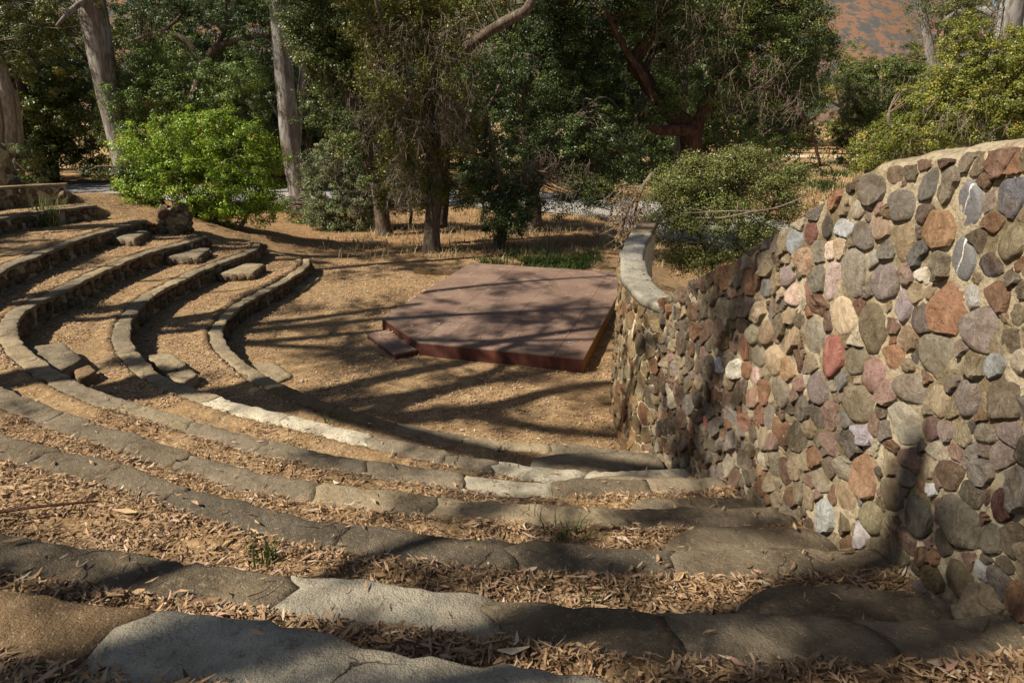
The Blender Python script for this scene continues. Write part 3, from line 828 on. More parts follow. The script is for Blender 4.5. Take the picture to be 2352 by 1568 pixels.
def outline(c, a, b, kind, r2):
    """irregular outline: a few corners joined by nearly straight edges"""
    nc = {'r': 10, 'b': int(r2.integers(5, 8)), 'd': 8, 'v': 9}[kind]
    th = (np.arange(nc) + r2.uniform(-.32, .32, nc)) / nc * 2 * np.pi + r2.uniform(0, 6.28)
    e = {'r': .95, 'b': .8, 'd': .85, 'v': .9}[kind]
    jit = {'r': .07, 'b': .14, 'd': .06, 'v': .07}[kind]
    grow = 1.0 / math.cos(math.pi / nc) ** .7
    k = r2.uniform(1 - jit, 1 + jit, nc) * grow
    x = np.sign(np.cos(th)) * np.abs(np.cos(th)) ** e * k
    y = np.sign(np.sin(th)) * np.abs(np.sin(th)) ** e * k
    if kind == 'd':
        x = x * (.72 + .38 * (y + .3))
    x = x + r2.normal(0, .14) * y
    P = np.stack([c[0] + a * x, c[1] + b * y], -1)
    out = []
    for p, q in zip(P, np.roll(P, -1, 0)):
        for f in (0, .33, .66):
            out.append(p + (q - p) * f + r2.normal(0, .03, 2) * np.array([a, b]))
    return out

def pack(seeds, r2, gap, top):
    """seeds: list of (c, a, b, kind, colour, fixed); returns outlines that do not touch"""
    C_ = np.array([s[0] for s in seeds])
    out = []
    for i, (c, a, b, kind, col, fixed) in enumerate(seeds):
        g = 1.25 if fixed else 3.0
        poly = outline(c, a * g, b * g, kind, r2)
        d2 = np.hypot(*(C_ - C_[i]).T)
        for j in np.argsort(d2)[1:22]:
            q, a2, b2 = seeds[j][:3]
            v = np.asarray(q) - c
            L = np.hypot(*v)
            if L < 1e-6 or L > .7:
                continue
            u = v / L
            rp = 1 / math.hypot(u[0] / a, u[1] / b)
            rq = 1 / math.hypot(u[0] / a2, u[1] / b2)
            if fixed and not seeds[j][5]:
                rp *= 1.25
            if seeds[j][5] and not fixed:
                rq *= 1.25
            poly = clip_poly(poly, np.asarray(c) + u * (L * rp / (rp + rq) - gap * .5), u)
            if len(poly) < 3:
                break
        if len(poly) >= 3:
            t0, t1 = float(top(c[0] - .1)), float(top(c[0] + .1))
            poly = clip_poly(poly, np.array([c[0], (t0 + t1) / 2]), np.array([-(t1 - t0) / .2, 1.0]))
        if len(poly) < 3:
            out.append(None)
            continue
        P = np.array(poly)
        # even out and round the corners
        seg = np.hypot(*(np.roll(P, -1, 0) - P).T)
        cum = np.concatenate([[0], np.cumsum(seg)])
        n = 18
        tt = np.linspace(0, cum[-1], n, endpoint=False)
        PP = np.vstack([P, P[:1]])
        P = np.stack([np.interp(tt, cum, PP[:, 0]), np.interp(tt, cum, PP[:, 1])], -1)
        P = (.94 * P + .03 * (np.roll(P, 1, 0) + np.roll(P, -1, 0))) if kind == 'b' else (.7 * P + .15 * (np.roll(P, 1, 0) + np.roll(P, -1, 0)))
        P = P + r2.normal(0, .003, P.shape)
        cc = P.mean(0)
        ext = P.max(0) - P.min(0)
        if min(ext) < .028:
            out.append(None)
            continue
        out.append((P, cc, kind, col, ext))
    return out

def stone_geo(P, cc, kind, depth, place, r2):
    """a field stone standing proud of the mortar; place maps (u, v, height) to the world"""
    n = len(P)
    rings = {'r': [(1.0, -.025), (1.0, .25), (.93, .72), (.74, .96), (.38, 1.0)], 'v': [(1.0, -.025), (1.0, .3), (.92, .75), (.72, .96), (.38, 1.0)],
             'd': [(1.0, -.025), (1.0, .4), (.94, .85), (.72, .98), (.38, 1.0)], 'b': [(1.0, -.025), (1.0, .5), (.94, .92), (.7, 1.0), (.35, 1.0)]}[kind]
    tilt = r2.normal(0, .30, 2) * (1.3 if kind == 'b' else .8)
    V = []
    for kk, (f, h) in enumerate(rings):
        q = cc + (P - cc) * f
        hh = h if kk == 0 else h * depth * (1 + (.75 if kind == 'b' else .35) * fbm(np.column_stack([q * 15, np.full(n, cc[0] * 7)]), 91, 3)) + ((q - cc) @ tilt) * .5
        hh = np.full(n, hh) if np.isscalar(hh) else hh
        if kk:
            hh = np.maximum(hh, .003)
        V.append(np.column_stack([q, hh]))
    V = np.vstack(V + [np.array([[*cc, depth * 1.02]])])
    V = place(V)
    m = len(rings)
    i = np.arange(n)
    j = (i + 1) % n
    F = np.concatenate([np.stack([k * n + i, k * n + j, (k + 1) * n + j, (k + 1) * n + i], -1) for k in range(m - 1)])
    T = np.stack([(m - 1) * n + i, (m - 1) * n + j, np.full(n, m * n)], -1)
    return V, F, T

def build_stones(root, base, cells, place, r2, smooth_round, fill_name='stone_fill', limit=300, dmin=.016, dmax=.036, flip=False):
    cells = [c for c in cells if c]
    cells.sort(key=lambda c: -c[4][0] * c[4][1])
    fv, ff, ft, fc, nv = [], [], [], [], 0
    for idx, (P, cc, kind, col, ext) in enumerate(cells):
        depth = r2.uniform(dmin, dmax) * min(1.25, .55 + ext.min() * 4)
        V, F, T = stone_geo(P, cc, kind, depth, place, r2)
        if flip:
            F, T = F[:, ::-1], T[:, ::-1]
        if idx < limit:
            o0 = V.mean(0)
            me = mesh_np('stone', V - o0, [F, T], M['stone'] if kind != 'v' else M['stone_vein'], smooth_round and kind != 'b')
            link('stone', me, root, o0 - base, color=col)
        else:
            fv.append(V)
            ff.append(F + nv)
            ft.append(T + nv)
            fc.append(np.repeat([(*col[:3], 1)], len(F) + len(T), 0))
            nv += len(V)
    if fv:
        F, T = np.concatenate(ff), np.concatenate(ft)
        me = mesh_np(fill_name, np.concatenate(fv) - base, [F, T], M['stone_fill'], False)
        a = me.attributes.new('Col', 'FLOAT_COLOR', 'FACE')
        cF = np.concatenate([np.repeat(c[:1], len(f), 0) for c, f in zip(fc, ff)])
        cT = np.concatenate([np.repeat(c[:1], len(f), 0) for c, f in zip(fc, ft)])
        a.data.foreach_set('color', np.concatenate([cF, cT]).astype(np.float32).ravel())
        link(fill_name, me, root, kind='stuff')

# dark stone crossed by a white quartz vein
t = NT('veined_stone')
Pp = t.pos()
base_c = t.n('ObjectInfo').outputs['Color']
sx = t.n('SeparateXYZ', ins={0: t.n('TexCoord').outputs['Object']})
lin = t.math('ADD', sx.outputs[1], t.math('MULTIPLY', sx.outputs[2], .22))
lin = t.math('ADD', lin, t.math('MULTIPLY', t.math('SUBTRACT', t.noise(Pp, 14, 3, .6), .5), .07))
vein = t.math('MULTIPLY', t.maprange(t.math('ABSOLUTE', lin), .0065, .003), t.maprange(t.noise(Pp, 30, 4, .7), .36, .5))
cc_ = t.mix(t.maprange(t.noise(Pp, 60, 4, .7), .4, .7, 0, .5), base_c, srgb(52, 48, 46))
cc_ = t.mix(vein, cc_, srgb(214, 206, 192))
M['stone_vein'] = t.finish(cc_, .8, t.bump(t.noise(Pp, 50, 5, .7), .6, .012), .25)

def wall_face(y):
    y = np.asarray(y, float)
    x = np.interp(y, WY, WX)
    x = (np.interp(y - .25, WY, WX) + x + np.interp(y + .25, WY, WX)) / 3
    d = (np.interp(y + .3, WY, WX) - np.interp(y - .3, WY, WX)) / .6
    nrm = np.stack([-np.ones_like(d), d, d * 0], -1)
    nrm /= np.linalg.norm(nrm, axis=-1)[..., None]
    return x, nrm

def wall_place(V):
    x, nrm = wall_face(V[:, 0])
    return np.stack([x, V[:, 0], V[:, 1]], -1) + nrm * V[:, 2:3]

WBASE = np.array([2.0, 4.0, 1.0])
big_wall = thing('stone_wall', 'tall curved retaining wall of mixed colourful field stones stepping down to the dirt floor', 'stone wall', WBASE)
yy = np.arange(-.5, 6.86, .021)
ztop = np.interp(yy, WTOPY, WTOPZ)
ztop = np.convolve(np.pad(ztop, 9, 'edge'), np.ones(19) / 19, 'valid') + fbm(np.stack([yy * 5, yy * 0, yy * 0], -1), 95, 3) * .03
xf, nf = wall_face(yy)
zbot = np.minimum(ground_z(xf - .08, yy, False) - .25, ztop - 1.0)
rows = []
NR = 84
for tt in np.linspace(0, 1, NR):
    z = zbot + (ztop - .06 - zbot) * tt
    P3 = np.stack([xf, yy, z], -1)
    dsp = .007 + fbm(P3 * 5, 96, 3) * .016 + fbm(P3 * 22, 97, 3) * .016
    rows.append(P3 + nf * dsp[:, None])
for off, dz in ((.03, -.02), (.09, .0), (.2, .012), (.32, .0), (.40, -.03), (.42, -.1)):
    P3 = np.stack([xf, yy, ztop + dz], -1)
    dsp = fbm(P3 * 9, 98, 3) * .016
    P3[:, 2] += dsp
    rows.append(P3 - nf * off)
P3 = np.stack([xf, yy, zbot - .6], -1)
rows.append(P3 - nf * .46)
V = np.stack(rows, 1)
m = V.shape[1]
i = (np.arange(len(yy) - 1)[:, None] * m + np.arange(m - 1)[None]).ravel()
F = np.stack([i, i + 1, i + m + 1, i + m], -1)
Vf = V.reshape(-1, 3)
endc = Vf[(len(yy) - 1) * m:].mean(0)
Vf = np.vstack([Vf, endc])
e = (len(yy) - 1) * m + np.arange(m)
Tend = np.stack([e, np.roll(e, -1), np.full(m, len(Vf) - 1)], -1)
link('mortar_core', mesh_np('mortar_core', Vf - WBASE, [F[:, ::-1], Tend], M['mortar'], True), big_wall)

r2 = np.random.default_rng(11)
seeds = []
for (y, z, a, b, kind, r, g, b_) in LANDMARK:
    if z > np.interp(y, WTOPY, WTOPZ) - .02:
        continue
    a = min(a, .13)
    if any(math.hypot((y - s[0][0]) / (a + s[1]), (z - s[0][1]) / (b + s[2])) < .62 for s in seeds):
        continue
    seeds.append((np.array([y, z]), a, b, kind, mute((r, g, b_), 1.95, .64), True))
FILL_COL = [(110, 98, 74), (128, 112, 84), (96, 84, 64), (140, 120, 88), (104, 74, 52), (130, 88, 56), (150, 130, 98), (88, 80, 70), (120, 104, 92), (112, 86, 70), (84, 70, 56), (160, 146, 120), (118, 110, 100), (136, 104, 90)]
tries = 0
while tries < 16000:
    tries += 1
    y = r2.uniform(1.2, 6.72)
    lo = float(np.interp(y, yy, zbot)) + .2
    hi = float(np.interp(y, WTOPY, WTOPZ)) - .045
    z = r2.uniform(lo, hi)
    big = tries < 5000
    a = r2.uniform(.05, .095) if big else r2.uniform(.026, .05)
    b = a * r2.uniform(.85, 1.45)
    if z + b * .7 > hi + .03:
        continue
    if any(math.hypot((y - s[0][0]) / (a + s[1]), (z - s[0][1]) / (b + s[2])) < (.9 if big else .93) for s in seeds):
        continue
    c = mute(FILL_COL[r2.integers(len(FILL_COL))], r2.uniform(1.25, 2.3), .75)
    seeds.append((np.array([y, z]), a, b, 'b' if r2.random() < .85 else 'r', c, False))
build_stones(big_wall, WBASE, pack(seeds, r2, .010, lambda y: np.interp(y, WTOPY, WTOPZ) - .03), wall_place, r2, True, dmin=.016, dmax=.040, flip=True)

# ------------------------------------------------------------------ the low wing wall with its concrete cap
wing_c = spline(WING, 240)
seg = np.hypot(*np.diff(wing_c, axis=0).T)
wing_s = np.concatenate([[0], np.cumsum(seg)])
WLEN = wing_s[-1]
wt = np.gradient(wing_c, axis=0)
wt /= np.linalg.norm(wt, axis=1)[:, None]
wnr = np.stack([-wt[:, 1], wt[:, 0]], -1)                # towards the stage
WZ = 2.1
GBASE = np.array([1.6, 9.0, 0.0])
def wing_place(V):
    s = V[:, 0]
    p = np.stack([np.interp(s, wing_s, wing_c[:, 0]), np.interp(s, wing_s, wing_c[:, 1])], -1)
    n = np.stack([np.interp(s, wing_s, wnr[:, 0]), np.interp(s, wing_s, wnr[:, 1])], -1)
    return np.column_stack([p + n * V[:, 2:3], V[:, 1]])
wing = thing('stone_wall', 'low wing wall of flat tan stones with a pale concrete cap, beside the stage', 'stone wall', GBASE)
ss = np.linspace(0, WLEN, 150)
rows = []
for z in np.linspace(-.3, WZ - .07, 40):
    d = fbm(np.stack([ss * 6, ss * 0 + z * 6, ss * 0], -1), 101, 3) * .012
    rows.append(wing_place(np.column_stack([ss, ss * 0 + z, d])))
for z in np.linspace(WZ - .07, -1.2, 30):
    d = -.28 + fbm(np.stack([ss * 7, ss * 0 + z * 7, ss * 0 + 5], -1), 102, 3) * .03
    rows.append(wing_place(np.column_stack([ss, ss * 0 + z, d])))
V = np.stack(rows, 1)
m = V.shape[1]
i = (np.arange(149)[:, None] * m + np.arange(m - 1)[None]).ravel()
F = np.stack([i, i + 1, i + m + 1, i + m], -1)
Vf = np.vstack([V.reshape(-1, 3), V[-1].mean(0)[None]])
e = 149 * m + np.arange(m)
Tend = np.stack([e, np.roll(e, -1), np.full(m, len(Vf) - 1)], -1)
M['mortar_pale'] = mat_plain('pale_mortar', srgb(198, 184, 156), .95, .1, (9, srgb(150, 134, 104)))
link('mortar_core', mesh_np('mortar_core', Vf - GBASE, [F[:, ::-1], Tend], M['mortar_pale'], True), wing)
def cap_slab(s0, s1, tone, seed):
    n = int((s1 - s0) / .05)
    u = np.linspace(s0 + .004, s1 - .004, n)
    w = np.array([.022, .012, -.03, -.1, -.16, -.22, -.275, -.30, -.312])
    w = w[None] * np.ones((n, 1))
    eL = fbm(np.stack([u * 3.2, u * 0 + seed, u * 0], -1), 111, 4) * .03
    eR = fbm(np.stack([u * 3.0, u * 0 + seed + 7, u * 0], -1), 112, 4) * .04
    k = np.linspace(0, 1, 9)
    w = w + eL[:, None] * (1 - k) + eR[:, None] * k
    z = WZ + fbm(np.stack([np.repeat(u, 9) * 4, np.tile(k, n) * 1.5, np.zeros(n * 9)], -1), 113, 3).reshape(n, 9) * .018
    z[:, 0] -= .03
    z[:, 1] -= .006
    z[:, -1] -= .03
    z[:, -2] -= .006
    top = wing_place(np.column_stack([np.repeat(u, 9), z.ravel(), w.ravel()]))
    bot = top.copy()
    bot[:, 2] = WZ - .1
    V = np.vstack([top, bot])
    B = n * 9
    i = (np.arange(n - 1)[:, None] * 9 + np.arange(8)[None]).ravel()
    F = [np.stack([i, i + 9, i + 10, i + 1], -1), np.stack([i + B, i + 1 + B, i + 10 + B, i + 9 + B], -1)]
    a = np.arange(n - 1) * 9
    F.append(np.stack([a, a + B, a + 9 + B, a + 9], -1))
    a = a + 8
    F.append(np.stack([a, a + 9, a + 9 + B, a + B], -1))
    b = np.arange(8)
    F.append(np.stack([b, b + 1, b + 1 + B, b + B], -1))
    b = b + (n - 1) * 9
    F.append(np.stack([b, b + B, b + 1 + B, b + 1], -1))
    link('cap_slab', mesh_np('cap_slab', V - GBASE, np.concatenate(F)[:, ::-1], M['concrete'], True), wing, color=tone)
cap_slab(0, 2.3, srgb(164, 156, 138), 1)
cap_slab(2.3, 4.5, srgb(156, 150, 136), 2)
cap_slab(4.5, WLEN, srgb(128, 108, 84), 3)
seeds = []
WC = [(150, 128, 92), (138, 118, 84), (164, 142, 104), (124, 104, 74), (110, 84, 58), (146, 112, 74), (128, 116, 96), (172, 154, 120), (96, 82, 64), (134, 96, 70)]
tries = 0
while tries < 12000:
    tries += 1
    s, z = r2.uniform(0.02, WLEN - .03), r2.uniform(-.02, WZ - .13)
    big = tries < 7000
    a = r2.uniform(.07, .13) if big else r2.uniform(.035, .06)
    b = a * r2.uniform(.7, 1.25)
    if z + b * .6 > WZ - .1:
        continue
    if any(math.hypot((s - q[0][0]) / (a + q[1]), (z - q[0][1]) / (b + q[2])) < .9 for q in seeds):
        continue
    c = np.array(srgb(*WC[r2.integers(len(WC))])) * r2.uniform(.95, 1.35)
    seeds.append((np.array([s, z]), a, b, 'b', c, False))
build_stones(wing, GBASE, pack(seeds, r2, .012, lambda y: WZ - .105), wing_place, r2, False, dmin=.008, dmax=.018, flip=True)
link('mortar_drip', None) if False else None

# ------------------------------------------------------------------ wooden stage
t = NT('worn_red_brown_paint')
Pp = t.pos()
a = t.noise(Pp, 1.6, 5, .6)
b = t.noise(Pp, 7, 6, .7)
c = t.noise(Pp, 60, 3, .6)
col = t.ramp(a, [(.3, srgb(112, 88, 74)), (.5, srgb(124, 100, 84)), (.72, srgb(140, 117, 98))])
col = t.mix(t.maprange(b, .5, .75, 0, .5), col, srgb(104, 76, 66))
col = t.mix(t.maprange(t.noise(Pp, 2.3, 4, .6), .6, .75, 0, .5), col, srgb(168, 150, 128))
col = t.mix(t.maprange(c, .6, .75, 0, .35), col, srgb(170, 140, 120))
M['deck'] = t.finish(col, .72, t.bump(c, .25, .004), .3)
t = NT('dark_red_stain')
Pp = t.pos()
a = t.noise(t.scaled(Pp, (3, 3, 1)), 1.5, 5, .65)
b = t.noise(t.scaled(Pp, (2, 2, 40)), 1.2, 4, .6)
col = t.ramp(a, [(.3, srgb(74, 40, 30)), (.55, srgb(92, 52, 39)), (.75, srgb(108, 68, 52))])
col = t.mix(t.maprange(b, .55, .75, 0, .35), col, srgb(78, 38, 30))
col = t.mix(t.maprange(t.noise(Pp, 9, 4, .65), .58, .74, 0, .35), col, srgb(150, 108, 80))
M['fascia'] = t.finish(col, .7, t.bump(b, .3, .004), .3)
M['raw_wood'] = mat_plain('raw_weathered_board', srgb(158, 116, 62), .85, .2, (12, srgb(104, 72, 40)))
M['old_wood'] = mat_plain('grey_brown_timber', srgb(112, 88, 62), .9, .15, (14, srgb(74, 56, 40)))

SA, SB, SD, SE = np.array([-2.52, 12.09]), np.array([-1.09, 16.93]), np.array([1.16, 9.89]), np.array([-1.63, 10.69])
sv = np.array([.2834, .959])
su = np.array([.959, -.2834])
SC = SB + su * ((SD - SB) @ su)
deck_poly = [SA, SE, SD, SC, SB]
SZ = .25
stage = thing('stage_platform', 'low red-brown wooden stage with a clipped corner on the dirt floor', 'stage', (0, 13, 0))
SO = np.array([0, 13, 0.0])
def prism(poly, z0, z1):
    P = np.array(poly)
    if np.sum(P[:, 0] * np.roll(P[:, 1], -1) - P[:, 1] * np.roll(P[:, 0], -1)) < 0:
        P = P[::-1]
    n = len(P)
    V = np.vstack([np.column_stack([P, np.full(n, z0)]), np.column_stack([P, np.full(n, z1)])])
    i = np.arange(n)
    j = (i + 1) % n
    return V, [np.stack([i, j, j + n, i + n], -1), np.arange(n, 2 * n)[None], np.arange(n)[::-1][None]]
def inset(poly, d):
    P = np.array(poly)
    c = P.mean(0)
    return [p + (c - p) / np.linalg.norm(c - p) * d for p in P]
u_cuts = [-9, (SA - SB) @ su + 1.243, (SA - SB) @ su + 2.47, (SA - SB) @ su + 3.66, 9]
v0 = (SD - SB) @ sv
for ci in range(4):
    offs = [-2.6, 0, 2.44, 4.88, 9] if ci % 2 == 0 else [-2.6, 1.22, 3.66, 9]
    for ri in range(len(offs) - 1):
        poly = [np.array(p, float) for p in deck_poly]
        poly = clip_poly(poly, SB + su * (u_cuts[ci] + .003), -su)
        poly = clip_poly(poly, SB + su * (u_cuts[ci + 1] - .003), su) if poly else poly
        poly = clip_poly(poly, SB + sv * (v0 + offs[ri] + .0025), -sv) if poly else poly
        poly = clip_poly(poly, SB + sv * (v0 + offs[ri + 1] - .0025), sv) if poly else poly
        if len(poly) < 3:
            continue
        dz = rng.normal(0, .0022)
        V, F = prism(poly, SZ - .02 + dz, SZ + dz)
        link('deck_panel', mesh_np('deck_panel', V - SO, F, M['deck'], False), stage)
def board(a, b, z0, z1, th, mat, name, parent, off):
    d = (b - a) / np.linalg.norm(b - a)
    n = np.array([d[1], -d[0]])
    V, F = prism([a, b, b - n * th, a - n * th], z0, z1)
    return link(name, mesh_np(name, V - off, F, mat, False), parent)
def sides(a, b, n, mat, name='fascia_board', zt=SZ - .021):
    for i in range(n):
        p, q = a + (b - a) * (i / n), a + (b - a) * ((i + 1) / n)
        d = (b - a) / np.linalg.norm(b - a)
        board(p + d * .002, q - d * .002, -.06 + rng.normal(0, .003), zt, .03, mat, name, stage, SO)
ins = .012
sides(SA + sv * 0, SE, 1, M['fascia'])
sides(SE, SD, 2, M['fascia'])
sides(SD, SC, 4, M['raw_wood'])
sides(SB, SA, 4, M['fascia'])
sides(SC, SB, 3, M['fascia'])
V, F = prism(inset(deck_poly, .12), -.05, SZ - .03)
link('floor_joists', mesh_np('floor_joists', V - SO, F, M['old_wood'], False), stage)
# the step in front of the clipped corner
e = (SE - SA) / np.linalg.norm(SE - SA)
en = np.array([e[1], -e[0]])
en = en if en @ np.array([-1, -1]) > 0 else -en
s0, s1 = SA + e * .34 + en * .02, SE - e * .02 + en * .02
STP = np.array([*(s0 + s1) / 2, 0])
step = thing('wooden_step', 'low red-brown wooden step strewn with dry leaves at the stage corner', 'step', STP)
V, F = prism([s0, s1, s1 + en * .42, s0 + en * .42], .085, .11)
link('tread_board', mesh_np('tread_board', V - STP, F, M['deck'], False), step)
for p, q in ((s1 + e * -.01, s1 + en * .41 - e * .01), (s0 + en * .41, s1 + en * .41), (s0 + e * .01 + en * .41, s0 + e * .01)):
    d = (q - p) / np.linalg.norm(q - p)
    nn = np.array([d[1], -d[0]])
    V, F = prism([p, q, q - nn * .028, p - nn * .028], -.04, .084)
    link('side_board', mesh_np('side_board', V - STP, F, M['fascia'], False), step)
# a squared timber lying behind the stage
def box_between(a, b, w, h, z):
    a, b = np.array(a, float), np.array(b, float)
    d = (b - a) / np.linalg.norm(b - a)
    n = np.array([d[1], -d[0]])
    return prism([a - n * w / 2, b - n * w / 2, b + n * w / 2, a + n * w / 2], z, z + h)
V, F = box_between((-2.55, 16.85), (-1.35, 16.5), .16, .15, -.03)
o = link('timber', mesh_np('timber', V - np.array([-2, 16.7, 0]), F, M['old_wood'], False), loc=(-2, 16.7, 0))
tag(o, 'squared grey-brown timber lying on the dirt against the back of the stage', 'timber')

# ------------------------------------------------------------------ vegetation
def ground_hit(px, py, far=140):
    ds = np.concatenate([np.linspace(1.2, 30, 2400), np.linspace(30, far, 2200)])
    f = FOCAL / 36 * 2352
    X, Y = (px - 1176) / f, -(py - 784) / f
    p = rad(PITCH)
    d = np.array([X, math.cos(p) + Y * math.sin(p), -math.sin(p) + Y * math.cos(p)])
    q = d[None] * (ds / d[1])[:, None] + np.array([0, 0, CAM_H])
    below = q[:, 2] < ground_z(q[:, 0], q[:, 1], False)
    i = int(np.argmax(below)) if below.any() else len(ds) - 1
    return q[i]

def leaf_quads(c, nrm, size, aspect, r2, tri=True):
    """one rhombic leaf per centre"""
    n = len(c)
    ref = r2.normal(size=(n, 3))
    a = np.cross(nrm, ref)
    a /= np.linalg.norm(a, axis=1)[:, None] + 1e-9
    b = np.cross(nrm, a)
    L = size[:, None] * .5
    W = L * aspect
    if tri:
        V = np.stack([c - a * L + b * W * .9, c - a * L * .8 - b * W * 1.1, c + a * L * .9], 1).reshape(-1, 3)
        return V, np.arange(3 * n).reshape(n, 3)
    k = r2.uniform(-.15, .25, (n, 1))
    V = np.stack([c - a * L, c + b * W + a * L * k, c + a * L, c - b * W + a * L * k], 1).reshape(-1, 3)
    return V, np.arange(4 * n).reshape(n, 4)

def crown_points(lobes, n, cr, r2, shell=.5, flat=.7, per=85, ragged=.55):
    lobes = np.array(lobes, float)
    area = lobes[:, 3] * lobes[:, 5] + lobes[:, 3] * lobes[:, 4]
    nc = max(6, n // per)
    which = r2.choice(len(lobes), nc, p=area / area.sum())
    d = r2.normal(size=(nc, 3))
    d /= np.linalg.norm(d, axis=1)[:, None]
    lb = lobes[which]
    rr = (shell + (1 - shell) * r2.random(nc) ** .6) * (1 + ragged * fbm(d * 2.1 + which[:, None] * 3.3, 121, 3))
    cc = lb[:, :3] + d * lb[:, 3:6] * rr[:, None]
    csz = cr * r2.uniform(.55, 1.5, nc)
    ctone = r2.normal(0, .13, nc)
    cnt = r2.poisson(per, nc)
    k = np.repeat(np.arange(nc), cnt)
    m = len(k)
    e = r2.normal(size=(m, 3))
    e /= np.linalg.norm(e, axis=1)[:, None]
    rad_ = r2.random(m) ** .45
    p = cc[k] + e * (csz[k] * rad_)[:, None] * np.array([1, 1, flat])
    nrm = e * .6 + d[k] * .35 + np.array([0, 0, .4]) + r2.normal(size=(m, 3)) * .38
    nrm /= np.linalg.norm(nrm, axis=1)[:, None]
    tone = np.clip(.48 + ctone[k] + r2.normal(0, .17, m), 0, 1)
    return p, nrm, tone, cc, which

def lobe(px, py, depth, rx, ry, rz=None):
    c = at_depth(px, py, depth)
    a, b = px_size(rx, depth), px_size(ry, depth)
    return (*c, a, (a + b) / 2 if rz is None else rz, b)

N_LEAVES = [0]
LAI_K = 1.8
def foliage(lobes, size, aspect, lai, mat, name, parent, off, r2, cr=.4, shell=.5, flat=.7, per=85, ragged=.55, n=None):
    la = .5 * size * size * aspect
    L = np.array(lobes)
    lai = lai * (LAI_K if size > .05 and size < .1 else 1.25)
    if n is None:
        n = int(lai * (math.pi * L[:, 3] * L[:, 5] * 1.6).sum() / la)
    cr, per = (cr * .78, int(per * 1.1)) if size > .05 else (cr, per)
    p, nrm, tone, cc, which = crown_points(lobes, n, cr, r2, shell, flat, per, ragged)
    sz = size * r2.uniform(.65, 1.3, len(p))
    V, F = leaf_quads(p, nrm, sz, aspect, r2, size > .05)
    N_LEAVES[0] += len(p)
    link(name, mesh_np(name, V - off, F, mat, False, tone), parent)
    return cc, which

def limbs(mb, specs, rough=.12, sides=9):
    """specs: lists of (px, py, depth, width in photo px)"""
    out = []
    for s in specs:
        P = np.array([at_depth(a, b, d) for a, b, d, w in s])
        W = np.array([px_size(w, d) * .5 for a, b, d, w in s])
        Q = spline(np.column_stack([P, W]), max(8, len(s) * 7))
        V, F = tube(Q[:, :3], np.maximum(Q[:, 3], .006), sides, rough, int(rng.integers(999)))
        mb.add(V, F)
        out.append(Q)
    return out

def twigs_to(mb, lobes, cc, which, anchors, r2, count, r0=.03, r1=.006, sides=4):
    """branches that run from the nearest limb to foliage clumps"""
    A = np.concatenate([q[len(q) // 3:, :3] for q in anchors]) if anchors else None
    idx = r2.permutation(len(cc))[:count]
    for i in idx:
        c = cc[i]
        if A is not None:
            d = np.linalg.norm(A - c, axis=1) + np.maximum(0, A[:, 2] - c[2]) * .4
            s = A[np.argmin(d)]
        else:
            s = np.array(lobes[which[i]][:3])
        mid = (s + c) * .5 + r2.normal(0, .12, 3) * np.linalg.norm(c - s) + np.array([0, 0, .12 * np.linalg.norm(c - s)])
        Q = spline([s, mid, c], 7)
        V, F = tube(Q, np.linspace(r0, r1, 7), sides, 0, 0, False)
        mb.add(V, F)

def dead_twigs(name, parent, off, boxes, n, r2, mat, length=(.3, .8), r=.007):
    """bare hanging twigs, each forked"""
    mb = MB()
    for (c, s) in boxes:
        for _ in range(n):
            p = np.array(c) + r2.uniform(-1, 1, 3) * np.array(s)
            L = r2.uniform(*length)
            d = np.array([r2.normal(0, .45), r2.normal(0, .45), -1 + r2.normal(0, .5)])
            d /= np.linalg.norm(d)
            q = [p]
            for _k in range(4):
                d = d + r2.normal(0, .22, 3)
                d /= np.linalg.norm(d)
                q.append(q[-1] + d * L / 4)
            V, F = tube(np.array(q), np.linspace(r, r * .4, 5), 3, 0, 0, False)
            mb.add(V, F)
            for _k in range(2):
                s0 = q[r2.integers(1, 4)]
                d2 = d + r2.normal(0, .7, 3)
                d2 /= np.linalg.norm(d2)
                V, F = tube(np.array([s0, s0 + d2 * L * .2, s0 + d2 * L * .38 + r2.normal(0, .02, 3)]), np.linspace(r * .7, r * .35, 3), 3, 0, 0, False)
                mb.add(V, F)
    link(name, mb.mesh(name, mat, False, off), parent, kind='stuff')

def plant(name, label, cat, base, trunk_specs, lobes, mat, size, aspect, lai, bark, seed, group=None, cr=.4, shell=.5, nbranch=60,
          rough=.12, trunk_name='trunk', dead=None, ndead=60, flat=.7, ragged=.55, leaf_name='crown', r0=.03, per=85, sides=9):
    r2 = np.random.default_rng(seed)
    base = np.asarray(base, float)
    root = thing(name, label, cat, base, group)
    mb = MB()
    Q = limbs(mb, trunk_specs, rough, sides) if trunk_specs else []
    if Q:
        link(trunk_name, mb.mesh(trunk_name, bark, True, base), root)
    if lobes:
        cc, which = foliage(lobes, size, aspect, lai, mat, leaf_name, root, base, r2, cr, shell, flat, per, ragged)
        if nbranch:
            mb = MB()
            twigs_to(mb, lobes, cc, which, Q, r2, nbranch, r0)
            link('branches', mb.mesh('branches', bark, True, base), root, kind='stuff')
    if dead:
        dead_twigs('dead_twigs', root, base, [(at_depth(x, y, d), (px_size(a, d), px_size((a + b) / 2, d), px_size(b, d))) for x, y, d, a, b in dead], ndead, r2, M['twig'])
    return root

def L_(d, *items):
    return [lobe(x, y, d + (it[0] if it else 0), a, b) for (x, y, a, b, *it) in items]

